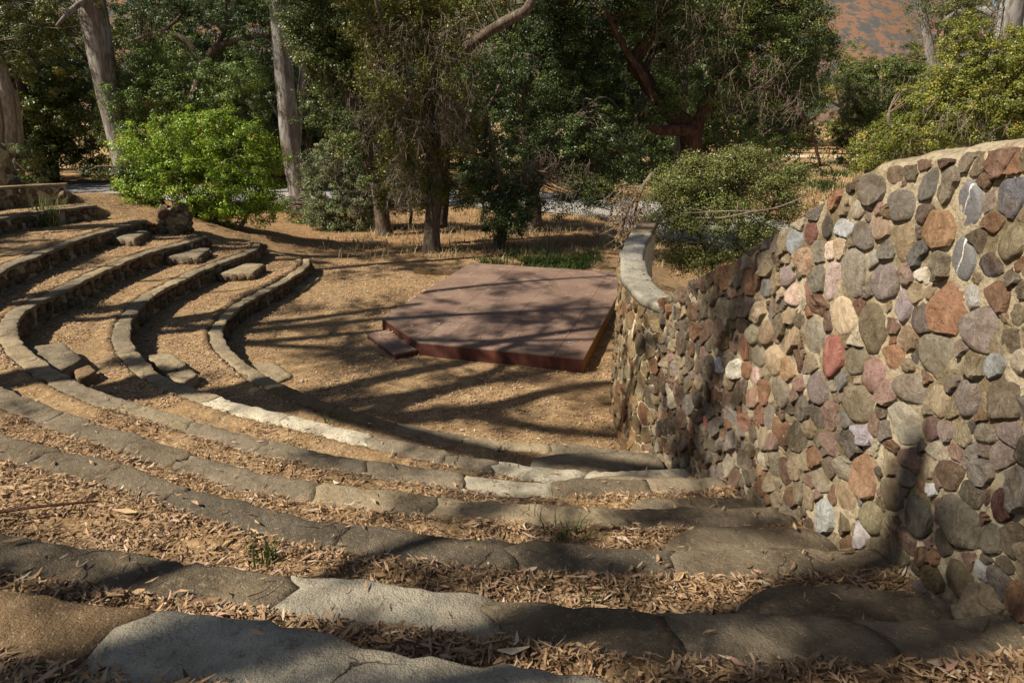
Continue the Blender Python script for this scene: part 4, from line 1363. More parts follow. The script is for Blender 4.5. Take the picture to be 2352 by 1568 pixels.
# --- eucalyptus trunks
E1 = ground_hit(690, 486)
d1 = E1[1]
plant('eucalyptus_tree', 'straight pale eucalyptus trunk between the bright green bush and the oaks', 'tree', E1,
      [[(694, 505, d1, 56), (690, 470, d1, 48), (683, 420, d1, 44), (668, 340, d1, 42), (658, 230, d1, 40), (648, 120, d1, 38), (640, 0, d1, 37), (632, -160, d1, 35), (640, -420, d1, 26)],
       [(655, 380, d1 + .35, 12), (651, 320, d1 + .45, 9), (640, 270, d1 + .5, 7), (618, 230, d1 + .5, 5)],
       [(684, 330, d1 + .7, 15), (688, 250, d1 + .7, 15), (693, 190, d1 + .7, 14), (697, 150, d1 + .8, 11), (720, 90, d1 + 1, 8)]],
      L_(d1, (640, -420, 170, 90), (560, -320, 120, 70), (720, -300, 120, 70)), M['leaf_euc'], .10, .28, .8, M['euc'], 31, rough=.05, nbranch=40, sides=20)
d0 = 30.0
E0 = at_depth(292, 412, d0)
E0[2] = float(ground_z(E0[0:1], E0[1:2], False)[0]) - .1
plant('eucalyptus_tree', 'leaning pale eucalyptus trunk half hidden by vines, left of the bright green bush', 'tree', E0,
      [[(305, 460, d0, 46), (288, 390, d0, 44), (272, 320, d0, 44), (253, 240, d0, 45), (236, 150, d0, 50), (221, 70, d0, 54), (205, -20, d0, 54), (180, -160, d0, 46), (170, -400, d0, 30)],
       [(205, -5, d0 - .3, 13), (175, 15, d0 - .8, 11), (150, 38, d0 - 1.2, 8), (130, 60, d0 - 1.5, 5)]],
      L_(d0, (160, -400, 180, 90), (260, -300, 130, 80)), M['leaf_euc'], .10, .28, .8, M['euc'], 32, rough=.05, nbranch=40, sides=20)
ER = at_depth(2300, 420, 23.5)
ER[2] = -.55
plant('eucalyptus_tree', 'thick peeling eucalyptus trunk rising above the sunny thicket behind the big wall', 'tree', ER,
      [[(2268, 470, 23.5, 70), (2285, 300, 23.5, 64), (2300, 150, 23.5, 58), (2312, 60, 23.5, 54), (2328, -20, 23.5, 50), (2350, -160, 23.5, 42), (2360, -420, 23.5, 28)],
       [(2312, 50, 23.5, 22), (2290, 34, 23.9, 18), (2250, 22, 24.3, 14), (2200, 30, 24.6, 12), (2165, 50, 25, 9)]],
      L_(23.5, (2350, -420, 200, 90), (2180, 12, 60, 26), (2240, -20, 70, 36), (2330, 70, 26, 22)), M['leaf_euc'], .10, .28, .7, M['euc'], 33, rough=.05, nbranch=40, sides=20)
EW = at_depth(2140, 330, 33)
EW[2] = -.6
plant('eucalyptus_tree', 'slender whitish eucalyptus with two thin stems against the hillside', 'tree', EW,
      [[(2150, 380, 33, 20), (2146, 210, 33, 20), (2135, 120, 33, 19), (2122, 50, 33, 17), (2108, -20, 33, 14), (2090, -140, 33, 9)],
       [(2160, 380, 33.4, 14), (2172, 200, 33.4, 14), (2170, 130, 33.4, 12), (2174, 70, 33.5, 9), (2182, -30, 33.6, 7), (2186, -140, 33.6, 5)],
       [(2135, 120, 33, 9), (2160, 60, 33, 7), (2165, -40, 33, 5)]],
      L_(33, (2110, 20, 26, 30), (2180, 30, 60, 34), (2140, -60, 70, 40), (2225, 52, 44, 26), (2215, 10, 60, 26)), M['leaf_euc'], .11, .3, 1.0, M['grey'], 34, rough=.06, nbranch=110, r0=.02)

# --- oaks behind the stage
O1 = ground_hit(990, 578)
d = O1[1]
plant('oak_tree', 'oak with grey trunk behind the stage, curtains of bare twigs hanging from its crown', 'tree', O1,
      [[(992, 592, d, 54), (991, 560, d, 40), (994, 500, d, 36), (1000, 430, d, 36), (996, 330, d, 36), (986, 240, d, 33), (970, 140, d, 30), (952, 40, d, 26), (930, -90, d, 20), (915, -260, d, 12)],
       [(992, 300, d, 22), (940, 220, d - .4, 18), (900, 130, d - .8, 14), (870, 30, d - 1.2, 10), (850, -80, d - 1.4, 7)],
       [(1000, 190, d, 20), (1060, 120, d - .5, 22), (1133, 66, d - 1, 22), (1180, 40, d - 1, 22), (1215, 15, d - .9, 20), (1240, -60, d - .6, 14)],
       [(994, 420, d, 22), (1030, 360, d + .3, 16), (1050, 280, d + .4, 12), (1070, 200, d + .5, 8)],
       [(1012, 520, d + 1.5, 30), (1018, 440, d + 1.5, 28), (1015, 350, d + 1.5, 24), (1030, 250, d + 1.5, 16)]],
      L_(d, (930, 60, 120, 70), (880, 180, 60, 90, -1.0), (960, 180, 70, 60, -.8), (905, 300, 45, 80, -1.1), (1010, 90, 80, 60), (1050, 180, 50, 70, -.9), (950, 350, 50, 70, -.5), (1050, 320, 50, 60, -.5), (860, 100, 50, 60), (1000, 420, 40, 50), (1090, 10, 70, 50), (880, -20, 120, 60), (970, 440, 70, 40), (1060, 440, 50, 30), (960, 10, 90, 60), (1000, 250, 60, 60), (920, 400, 50, 50), (1080, 250, 40, 70), (890, 450, 30, 40), (1180, -190, 170, 70, -.5)),
      M['leaf_yellow'], .070, .55, .85, M['oak'], 41, cr=.30, shell=.35, nbranch=200,
      dead=[(890, 130, d - 1.2, 50, 70), (970, 110, d - 1.2, 60, 70), (1040, 130, d - 1.2, 50, 80), (880, 270, d - 1.2, 45, 60), (930, 300, d - 1.3, 40, 80), (1050, 260, d - 1.0, 30, 70), (990, 240, d - 1.1, 50, 60), (930, 420, d - .8, 40, 50)], ndead=110, flat=1.1)
O2 = ground_hit(1145, 572)
d = O2[1]
plant('oak_tree', 'small dark oak with leaning twin trunks directly behind the stage', 'tree', O2,
      [[(1140, 590, d, 32), (1146, 565, d, 26), (1158, 520, d, 23), (1172, 460, d, 21), (1195, 420, d, 20), (1222, 385, d, 18), (1248, 345, d, 14), (1290, 300, d, 10), (1340, 250, d, 7)],
       [(1165, 490, d, 16), (1150, 420, d - .2, 13), (1135, 350, d - .3, 10), (1120, 280, d - .4, 7)]],
      L_(d, (1150, 440, 60, 50), (1180, 500, 70, 36, -.6), (1130, 360, 50, 60), (1220, 420, 60, 44), (1290, 330, 70, 60), (1260, 480, 40, 34, .8), (1330, 400, 60, 44), (1360, 300, 70, 60, -.4), (1430, 330, 60, 60), (1190, 440, 70, 40), (1110, 400, 40, 60), (1330, 460, 60, 34), (1400, 420, 50, 50), (1150, 530, 44, 26), (1080, 460, 40, 40)),
      M['leaf_dark'], .066, .6, .8, M['oak'], 42, cr=.30, shell=.3, nbranch=150, dead=[(1230, 370, d - .8, 60, 40), (1300, 400, d - .8, 50, 40)], ndead=50)
O3 = ground_hit(1228, 532)
d = O3[1]
plant('oak_tree', 'upright dark oak trunk between the stage and the pale road, forked low', 'tree', O3,
      [[(1232, 548, d, 50), (1228, 520, d, 40), (1224, 470, d, 36), (1218, 410, d, 30), (1208, 340, d, 24), (1198, 260, d, 22), (1202, 200, d, 22), (1230, 165, d, 19), (1262, 120, d, 14), (1290, 60, d, 10)],
       [(1222, 440, d, 22), (1250, 410, d - .2, 18), (1290, 370, d - .4, 14), (1330, 320, d - .6, 10)],
       [(1200, 230, d, 14), (1180, 170, d, 11), (1170, 100, d, 8)]],
      L_(d, (1240, 160, 100, 70), (1330, 200, 90, 70), (1180, 260, 60, 50), (1310, 110, 100, 70), (1400, 170, 80, 80), (1230, 60, 90, 60), (1390, 250, 80, 50), (1270, 270, 70, 50), (1350, 20, 110, 70), (1420, 90, 70, 80), (1290, 340, 90, 50), (1380, 340, 80, 60), (1450, 260, 60, 60), (1180, 360, 60, 60), (1120, 150, 60, 60), (1450, 380, 50, 50), (1320, -130, 220, 70, -2), (1220, -240, 200, 80, -3)),
      M['leaf_dark'], .072, .58, 1.05, M['oak'], 43, cr=.36, shell=.35, nbranch=140)
O4 = ground_hit(880, 540)
d = O4[1]
plant('oak_tree', 'dark oak leaning left from beside the grey-green bush, crown reaching the pale trunk', 'tree', O4,
      [[(888, 556, d, 50), (880, 520, d, 36), (872, 450, d, 34), (850, 370, d, 33), (826, 280, d, 31), (790, 190, d, 28), (755, 120, d, 23), (722, 50, d, 18), (690, -40, d, 13), (660, -160, d, 9)],
       [(838, 310, d, 18), (850, 230, d, 14), (860, 140, d, 11), (855, 40, d, 8)],
       [(800, 210, d, 16), (755, 180, d, 10), (725, 172, d, 5)]],
      L_(d, (760, 60, 110, 70), (820, 150, 70, 70), (700, 10, 80, 60), (860, 60, 70, 70), (780, -40, 140, 60), (740, 150, 50, 50), (840, 260, 50, 60), (790, 290, 60, 50), (730, 250, 50, 50, 1), (780, 110, 90, 60), (880, 200, 50, 60), (820, 340, 44, 50), (720, 110, 60, 50), (860, 400, 40, 40), (680, -160, 160, 60, 0)),
      M['leaf_oak'], .072, .55, .85, M['oak'], 44, cr=.34, shell=.35, nbranch=160, dead=[(820, 200, d - 1, 50, 60)], ndead=60)
d = 23.0
O5 = at_depth(1583, 420, d)
O5[2] = -.55
plant('oak_tree', 'largest oak, twisted reddish limbs, broad crown above the bush right of the stage', 'tree', O5,
      [[(1580, 470, d, 60), (1582, 400, d, 54), (1588, 340, d, 50), (1580, 290, d, 42), (1545, 262, d, 34), (1510, 225, d, 32), (1478, 178, d, 32), (1458, 150, d, 30), (1475, 112, d, 26), (1505, 70, d, 22), (1530, 10, d, 17), (1545, -90, d, 12)],
       [(1570, 292, d - .1, 26), (1552, 284, d - .3, 24), (1520, 250, d - .4, 22), (1500, 215, d - .4, 19), (1478, 175, d - .5, 17), (1450, 135, d - .6, 14), (1415, 77, d - .7, 12), (1390, 20, d - .8, 8)],
       [(1592, 300, d - .2, 26), (1560, 298, d - .6, 26), (1520, 300, d - .9, 22), (1490, 292, d - 1.1, 12)],
       [(1592, 330, d, 30), (1615, 250, d, 24), (1650, 170, d, 20), (1700, 90, d, 15), (1740, 0, d, 10)],
       [(1640, 190, d, 16), (1720, 190, d - .4, 14), (1800, 220, d - .6, 11), (1860, 300, d - .6, 8), (1885, 380, d - .6, 5)],
       [(1478, 178, d, 16), (1500, 120, d + .2, 14), (1530, 105, d + .3, 10)]],
      L_(d, (1560, 60, 90, 80), (1670, 90, 120, 90), (1790, 110, 100, 100), (1640, 210, 90, 50), (1740, 240, 80, 60), (1480, 30, 80, 60), (1560, 150, 50, 50), (1850, 60, 60, 80), (1600, -30, 200, 70), (1770, 10, 120, 70), (1850, 190, 60, 70), (1820, 310, 60, 44), (1870, 390, 32, 60), (1700, 310, 60, 40), (1530, 240, 44, 50, -.6), (1900, 130, 40, 60), (1560, 215, 40, 40, -.8), (1900, 440, 22, 40)),
      M['leaf_oak'], .068, .58, .95, M['red'], 45, cr=.36, shell=.4, nbranch=260, dead=[(1620, 60, d - 1.6, 70, 60), (1700, 200, d - 1.4, 60, 50), (1560, 40, d - 1.5, 60, 70), (1800, 190, d - 1.6, 50, 60)], ndead=70)
# the pale pole-like stem behind the big oak
PS = at_depth(1562, 400, 25)
PS[2] = -.55
plant('tree_stem', 'bare pale tan stem standing close behind the largest oak', 'tree', PS,
      [[(1556, 430, 25, 24), (1560, 360, 25, 22), (1566, 290, 25, 20), (1571, 200, 25, 18), (1574, 60, 25, 14)]], None, None, .1, .3, 0, M['grey'], 46, rough=.05)
# small trees in front of the left road
TS = ground_hit(128, 420)
d = TS[1]
plant('young_oak_tree', 'thin dark young tree in front of the road at far left', 'tree', TS,
      [[(128, 428, d, 20), (127, 400, d, 17), (124, 350, d, 16), (120, 280, d, 13), (130, 200, d, 9)], [(122, 330, d, 9), (90, 290, d, 7), (70, 250, d, 5)]],
      L_(d, (110, 270, 70, 50), (60, 310, 50, 40), (160, 330, 44, 30), (130, 210, 60, 50), (200, 350, 40, 36, .5), (60, 380, 44, 24), (90, 420, 30, 24)), M['leaf_dark'], .085, .55, .8, M['oak'], 47, cr=.36, nbranch=70)
TL = ground_hit(20, 372)
d = 30
plant('eucalyptus_tree', 'broad brownish trunk cluster at the left edge, in half shade', 'tree', at_depth(18, 380, d),
      [[(22, 430, d, 34), (24, 330, d, 24), (20, 260, d, 24), (8, 190, d, 28), (-14, 110, d, 30), (-40, 0, d, 26)], [(46, 430, d + .3, 22), (44, 320, d + .3, 17), (36, 240, d + .3, 18), (14, 180, d + .2, 14)], [(-10, 430, d - .2, 30), (-4, 300, d - .2, 22), (-12, 200, d - .2, 20)]],
      L_(d, (50, 60, 90, 44), (120, 40, 60, 44), (30, 120, 60, 34), (110, 110, 50, 30), (0, -20, 120, 50), (40, 390, 50, 24), (10, 420, 50, 26), (70, 420, 40, 22), (60, 350, 40, 24), (150, -20, 100, 50)), M['leaf_oak'], .085, .55, .85, M['grey'], 48, cr=.36, nbranch=80, rough=.10)
d = 37
plant('oak_tree', 'dark open oak with thin arching branches between the two pale trunks', 'tree', at_depth(430, 420, d),
      [[(420, 430, d, 26), (425, 330, d, 24), (445, 230, d, 22), (470, 150, d, 20), (500, 110, d, 17), (560, 90, d, 12), (620, 80, d, 8)], [(470, 150, d, 14), (430, 95, d, 12), (370, 75, d, 9), (300, 95, d, 6)], [(500, 110, d, 11), (520, 40, d, 10), (510, -60, d, 8)], [(370, 75, d, 8), (420, 30, d, 7), (440, -40, d, 5)], [(600, 85, d, 8), (640, 108, d, 8), (665, 80, d, 7)]],
      L_(d, (380, 30, 80, 44), (520, 20, 90, 50), (600, 110, 60, 50), (450, 140, 60, 30), (560, 170, 70, 40), (330, -10, 90, 50), (600, 10, 70, 50), (460, -30, 120, 50), (620, 210, 50, 60)), M['leaf_dark'], .085, .5, .6, M['oak'], 49, cr=.34, nbranch=140, flat=.4)

# --- shrubs
d = d0 + .9
plant('vine_covered_shrub', 'tall leafy vine thicket climbing the leaning pale trunk', 'shrub', ground_hit(380, 430) * 0 + at_depth(380, 440, d),
      [[(380, 440, d, 14), (370, 330, d, 10), (340, 200, d, 7)], [(470, 440, d, 12), (480, 320, d, 9), (500, 200, d, 6)], [(550, 440, d, 10), (555, 300, d, 7)]],
      L_(d, (310, 150, 70, 56), (380, 140, 60, 60), (250, 190, 40, 40, 1), (330, 240, 90, 56), (440, 220, 80, 56), (530, 250, 80, 60), (570, 170, 50, 50), (400, 310, 110, 50), (500, 180, 50, 40), (260, 290, 40, 50, 1), (560, 320, 60, 50), (262, 215, 26, 44, -1.2), (300, 300, 30, 40, -1)), M['leaf_mid'], .085, .5, .95, M['twig'], 51, cr=.36, shell=.45, nbranch=90)
d = ground_hit(470, 524)[1] + 1.5
plant('bush', 'large bright yellow-green bush left of the pale trunk', 'bush', ground_hit(470, 522),
      [[(460, 535, d, 12), (440, 450, d, 8), (400, 380, d, 5)], [(490, 535, d, 12), (510, 440, d, 8), (540, 360, d, 5)], [(550, 530, d, 9), (580, 470, d, 6)], [(400, 510, d, 9), (360, 440, d, 6)]],
      L_(d, (335, 340, 62, 50), (430, 335, 90, 56), (540, 345, 90, 56), (600, 400, 56, 66), (310, 420, 50, 48), (480, 420, 120, 76), (400, 410, 80, 60), (560, 460, 76, 50), (340, 440, 70, 34), (470, 490, 90, 32), (470, 290, 60, 36), (620, 470, 34, 34), (285, 425, 22, 30), (420, 285, 36, 24), (580, 310, 40, 30), (520, 270, 34, 26)), M['leaf_bright'], .07, .55, 1.2, M['twig'], 52, cr=.30, shell=.45, nbranch=110, ragged=1.05)
d = ground_hit(800, 535)[1] + 1.0
plant('bush', 'grey-green twiggy bush between the pale trunk and the leaning oak', 'bush', ground_hit(800, 530),
      [[(800, 540, d, 10), (790, 470, d, 7), (770, 400, d, 5)], [(830, 540, d, 10), (840, 460, d, 7)], [(770, 530, d, 8), (740, 460, d, 5)]],
      L_(d, (780, 360, 74, 46), (770, 430, 84, 60), (840, 420, 56, 66), (790, 490, 84, 50), (855, 490, 40, 46), (738, 490, 40, 44), (730, 400, 34, 46), (800, 530, 80, 26)), M['leaf_grey'], .062, .5, 1.35, M['twig'], 53, cr=.24, shell=.4, nbranch=130, dead=[(780, 370, d - .6, 50, 30), (820, 440, d - .8, 40, 40)], ndead=70)
d = 12.6
plant('bush', 'big loose olive bush with a bare limb, behind the corner of the two stone walls', 'bush', (5.0, d, -.5),
      [[(1650, 720, d, 16), (1640, 620, d, 12), (1600, 520, d, 9), (1570, 430, d, 5)], [(1680, 720, d, 16), (1700, 600, d, 12), (1760, 500, d, 8), (1800, 430, d, 5)],
       [(1600, 500, d - .5, 3), (1660, 500, d - .8, 4), (1720, 488, d - .9, 5), (1780, 478, d - .9, 4.5), (1835, 458, d - .9, 3.5), (1860, 450, d - .9, 2)], [(1690, 620, d, 9), (1700, 470, d, 6), (1700, 380, d, 3)],
       [(1570, 490, d - .6, 3), (1650, 486, d - .8, 4), (1740, 484, d - .9, 4)]],
      L_(d, (1560, 420, 70, 40), (1660, 390, 80, 40), (1760, 420, 80, 44), (1810, 470, 50, 46), (1550, 500, 64, 56), (1650, 490, 100, 66), (1740, 530, 70, 56), (1580, 590, 60, 44), (1650, 590, 70, 44), (1510, 440, 34, 50), (1700, 362, 60, 24), (1590, 370, 40, 22), (1830, 400, 40, 30), (1500, 520, 26, 40), (1740, 360, 40, 24), (1640, 440, 120, 60, .8)), M['leaf_sage'], .038, .5, 1.7, M['twig'], 54, cr=.16, shell=.1, nbranch=520, flat=.9, r0=.011, per=36, ragged=1.15)
d = 13.6
plant('dead_branch', 'hanging dead branch with tan dry leaves over the far end of the wing wall', 'branch', at_depth(1450, 440, d),
      [[(1500, 400, d + .5, 14), (1470, 440, d + .1, 10), (1440, 490, d, 7), (1425, 540, d, 4)], [(1470, 440, d, 8), (1455, 500, d, 5), (1440, 540, d - .1, 3)], [(1450, 470, d, 6), (1420, 490, d, 4), (1405, 520, d, 2)], [(1480, 430, d, 6), (1440, 430, d, 4), (1415, 450, d, 2)]],
      L_(d, (1450, 450, 40, 34), (1432, 510, 28, 36), (1470, 490, 26, 30), (1425, 545, 14, 16)), M['leaf_dead'], .045, .5, .38, M['twig'], 55, cr=.12, shell=.1, nbranch=120, leaf_name='dry_leaves', r0=.008, per=22, trunk_name='stem', dead=[(1450, 470, d, 46, 44)], ndead=90)

for (lab, px, py, dd, lb, mt, sd) in (
        ('low dark shrub under the oaks right of the leaning trunk', 940, 520, 25.5, [(930, 470, 46, 36), (960, 440, 40, 40), (915, 430, 36, 40)], 'leaf_oak', 56),
        ('dark leafy shrub between the two grey oak trunks and the road', 1105, 510, 26, [(1110, 440, 50, 44), (1090, 400, 44, 40), (1140, 470, 40, 30)], 'leaf_dark', 57),
        ('low twiggy shrub before the road, right of the upright dark trunk', 1400, 510, 25, [(1380, 440, 60, 40), (1440, 430, 50, 50), (1330, 420, 50, 30)], 'leaf_oak', 58),
        ('small leafy shrub at the foot of the straight pale eucalyptus trunk', 700, 512, 0, [(655, 470, 30, 30), (716, 492, 26, 26), (690, 500, 40, 20)], 'leaf_mid', 60),
        ('shrub at the roadside behind the bright green bush', 300, 450, 31, [(300, 400, 40, 26), (240, 390, 40, 22)], 'leaf_dark', 59)):
    b = ground_hit(px, py)
    plant('shrub', lab, 'shrub', b, [[(px, py + 6, b[1], 8), (px + 5, py - 40, b[1], 6), (px - 10, py - 80, b[1], 4)]], L_(b[1], *lb), M[mt], .07, .55, .8, M['twig'], sd, cr=.3, shell=.3, nbranch=60)

# --- thicket behind the big wall
d = 21
for (lab, base, tr, lobes_, mt, sd) in [
        ('dark oak filling the gap left of the hillside view', (2000, 400, 25), [[(2000, 420, 25, 26), (2000, 330, 25, 22), (2010, 250, 25, 16), (2030, 180, 25, 9)]],
         [(2000, 220, 60, 60), (1975, 290, 50, 60), (2060, 160, 50, 30), (2090, 210, 70, 60), (2020, 180, 50, 30), (1950, 350, 34, 40), (2050, 280, 60, 50), (1960, 190, 40, 40)], 'leaf_oak', 61),
        ('low dense oak scrub leaning over the curved top of the big wall', (2060, 380, 21), [[(2060, 420, 21, 18), (2050, 330, 21, 13), (2040, 260, 21, 8)], [(2090, 420, 21, 16), (2110, 300, 21, 10)]],
         [(2010, 330, 50, 40), (2080, 300, 70, 44), (2110, 240, 60, 50), (1990, 370, 40, 30), (2070, 350, 50, 28), (2140, 310, 50, 40)], 'leaf_right', 62),
        ('broad yellowish sunlit oak thicket at the right edge behind the wall', (2240, 380, 20), [[(2230, 420, 20, 20), (2230, 300, 20, 15), (2240, 200, 20, 8)], [(2290, 420, 20, 20), (2300, 280, 20, 14), (2320, 170, 20, 8)]],
         [(2230, 150, 80, 60), (2320, 130, 70, 60), (2200, 230, 80, 60), (2290, 220, 90, 70), (2240, 290, 90, 44), (2340, 290, 60, 50), (2170, 290, 50, 44), (2210, 80, 50, 40), (2380, 200, 60, 90), (2400, 90, 60, 60)], 'leaf_right', 63)]:
    b = at_depth(*base)
    b[2] = -.55
    plant('oak_thicket' if sd > 61 else 'oak_tree', lab, 'thicket' if sd > 61 else 'tree', b, tr, L_(base[2], *lobes_), M[mt], .062, .55, 1.5, M['twig'], sd, cr=.26, shell=.6, nbranch=90, dead=[(lobes_[2][0], lobes_[2][1] + 20, base[2] - 1.3, 50, 30), (lobes_[4][0], lobes_[4][1], base[2] - 1.3, 60, 30)], ndead=18)

# --- the wood beyond, two crowns shared by many trees
def bg_tree(label, mat, seed, leaf, lai):
    r2 = np.random.default_rng(seed)
    root = thing('background_oak', label, 'tree', (0, 0, 0), 'dark wood massed behind the front trees')
    mb = MB()
    Q = [spline([(0, 0, -.5, .3), (.1, 0, 1.5, .24), (-.1, .1, 3.5, .2), (.3, 0, 6.5, .1)], 16)]
    for a in range(5):
        an = a * 1.26 + r2.uniform(-.3, .3)
        Q.append(spline([(0, 0, 2.2 + a * .3, .14), (math.cos(an) * 1.3, math.sin(an) * 1.3, 4.0, .1), (math.cos(an) * 2.6, math.sin(an) * 2.6, 5.6 + r2.uniform(-1, 1), .05)], 10))
    for q in Q:
        V, F = tube(q[:, :3], q[:, 3], 7, .12, seed)
        mb.add(V, F)
    link('trunk', mb.mesh('trunk', M['oak'], True), root)
    lb = [(0, 0, 7.2, 2.0, 2.0, 1.6)]
    for k in range(17):
        an, z = r2.uniform(0, 6.28), r2.uniform(1.3, 7.6)
        rr = 2.5 * (1 - abs(z - 4.6) / 6)
        lb.append((math.cos(an) * rr, math.sin(an) * rr, z, r2.uniform(1.0, 1.6), r2.uniform(1.0, 1.6), r2.uniform(.8, 1.2)))
    foliage(lb, leaf, .55, lai, mat, 'crown', root, np.zeros(3), r2, .42, .45)
    return root
GROUPW = 'dark wood massed behind the front trees'
P1 = bg_tree('dark oak among the wood behind the front trees', M['leaf_dark'], 71, .12, .85)
P2 = bg_tree('olive green oak among the wood behind the front trees', M['leaf_oak'], 72, .12, .8)
P3 = bg_tree('yellowish oak lit among the wood behind the front trees', M['leaf_yellow'], 73, .12, .7)
used = set()
def put(proto, x, y, s, yaw, sink=0):
    if proto.name not in used:
        used.add(proto.name)
        r = proto
    else:
        r = proto.copy()
        COL.objects.link(r)
        for ch in proto.children:
            c = ch.copy()
            COL.objects.link(c)
            c.parent = r
    z = float(ground_z(np.array([x]), np.array([y]), False)[0])
    r.location = (x, y, z - .1 - sink)
    r.scale = (s, s, s * rng.uniform(.95, 1.2))
    r.rotation_euler = (0, 0, yaw)
    return r
spots = [(-35, 46, 1.7), (-30, 43, 1.3), (-26, 50, 1.7), (-21.5, 46, 1.5), (-17, 49, 1.6), (-12, 47, 1.5), (-7.5, 50, 1.6), (-3, 47, 1.5), (1.5, 50, 1.6), (6, 47, 1.5), (10.5, 49, 1.5), (12.5, 52, 1.5),
         (-40, 57, 2.0), (-33, 58, 2.0), (-24, 60, 2.0), (-15, 59, 2.0), (-6, 61, 2.0), (3, 60, 1.9), (11, 61, 1.8), (14, 66, 1.6), (-31, 42, 1.5), (-36, 38, 1.6), (17, 49, 1.0), (24.5, 62, 1.0), (25, 96, 1.5), (33, 99, 1.7), (40, 102, 1.6), (48, 100, 1.5), (57, 102, 1.7), (66, 104, 1.8), (29, 108, 2.0), (44, 110, 2.0),
         (-15, 41, 1.3), (-12, 40.5, 1.2), (22, 37, .9), (27, 35, 1.0), (-9.5, 44, 1.3), (8, 43.5, 1.2), (-18, 43, 1.3)]
for i, (x, y, s) in enumerate(spots):
    put([P1, P2, P1, P2, P1, P1, P3][i % 7], x, y, s, rng.uniform(0, 6.28), .9 * s if y > 42 and y < 90 else .3 * s)

# --- trees that shade the rows; they stand to the left of the photograph, between it and the sun
def shade_tree(label, base, trunk, arms, pads, mat, seed, leaf=.085, lai=.8):
    r2 = np.random.default_rng(seed)
    base = np.asarray(base, float)
    root = thing('shade_tree', label, 'tree', base, 'tall trees that shade the rows')
    mb = MB()
    Q = []
    for s in [trunk] + arms:
        q = spline(s, 30)
        V, F = tube(q[:, :3], q[:, 3], 9, .08, seed)
        mb.add(V, F)
        Q.append(q)
    link('trunk', mb.mesh('trunk', M['euc'], True, base), root)
    cc, which = foliage(pads, leaf, .34, lai, mat, 'crown', root, base, r2, .34, .2, .45, 70, .7)
    mb = MB()
    twigs_to(mb, pads, cc, which, Q, r2, 160, .03, .006)
    link('branches', mb.mesh('branches', M['grey'], True, base), root, kind='stuff')
    return root
def pads(path, n, spread, r, seed, first=8):
    r2 = np.random.default_rng(seed)
    q = spline(path, 60)
    out = []
    for i in range(n):
        p = q[r2.integers(first, 60), :3] + r2.normal(0, 1, 3) * np.array([spread, spread, spread * .4])
        a = r2.uniform(.5, 1.2) * r
        out.append((*p, a * 1.5, a * 1.1, a * .45))
    return out
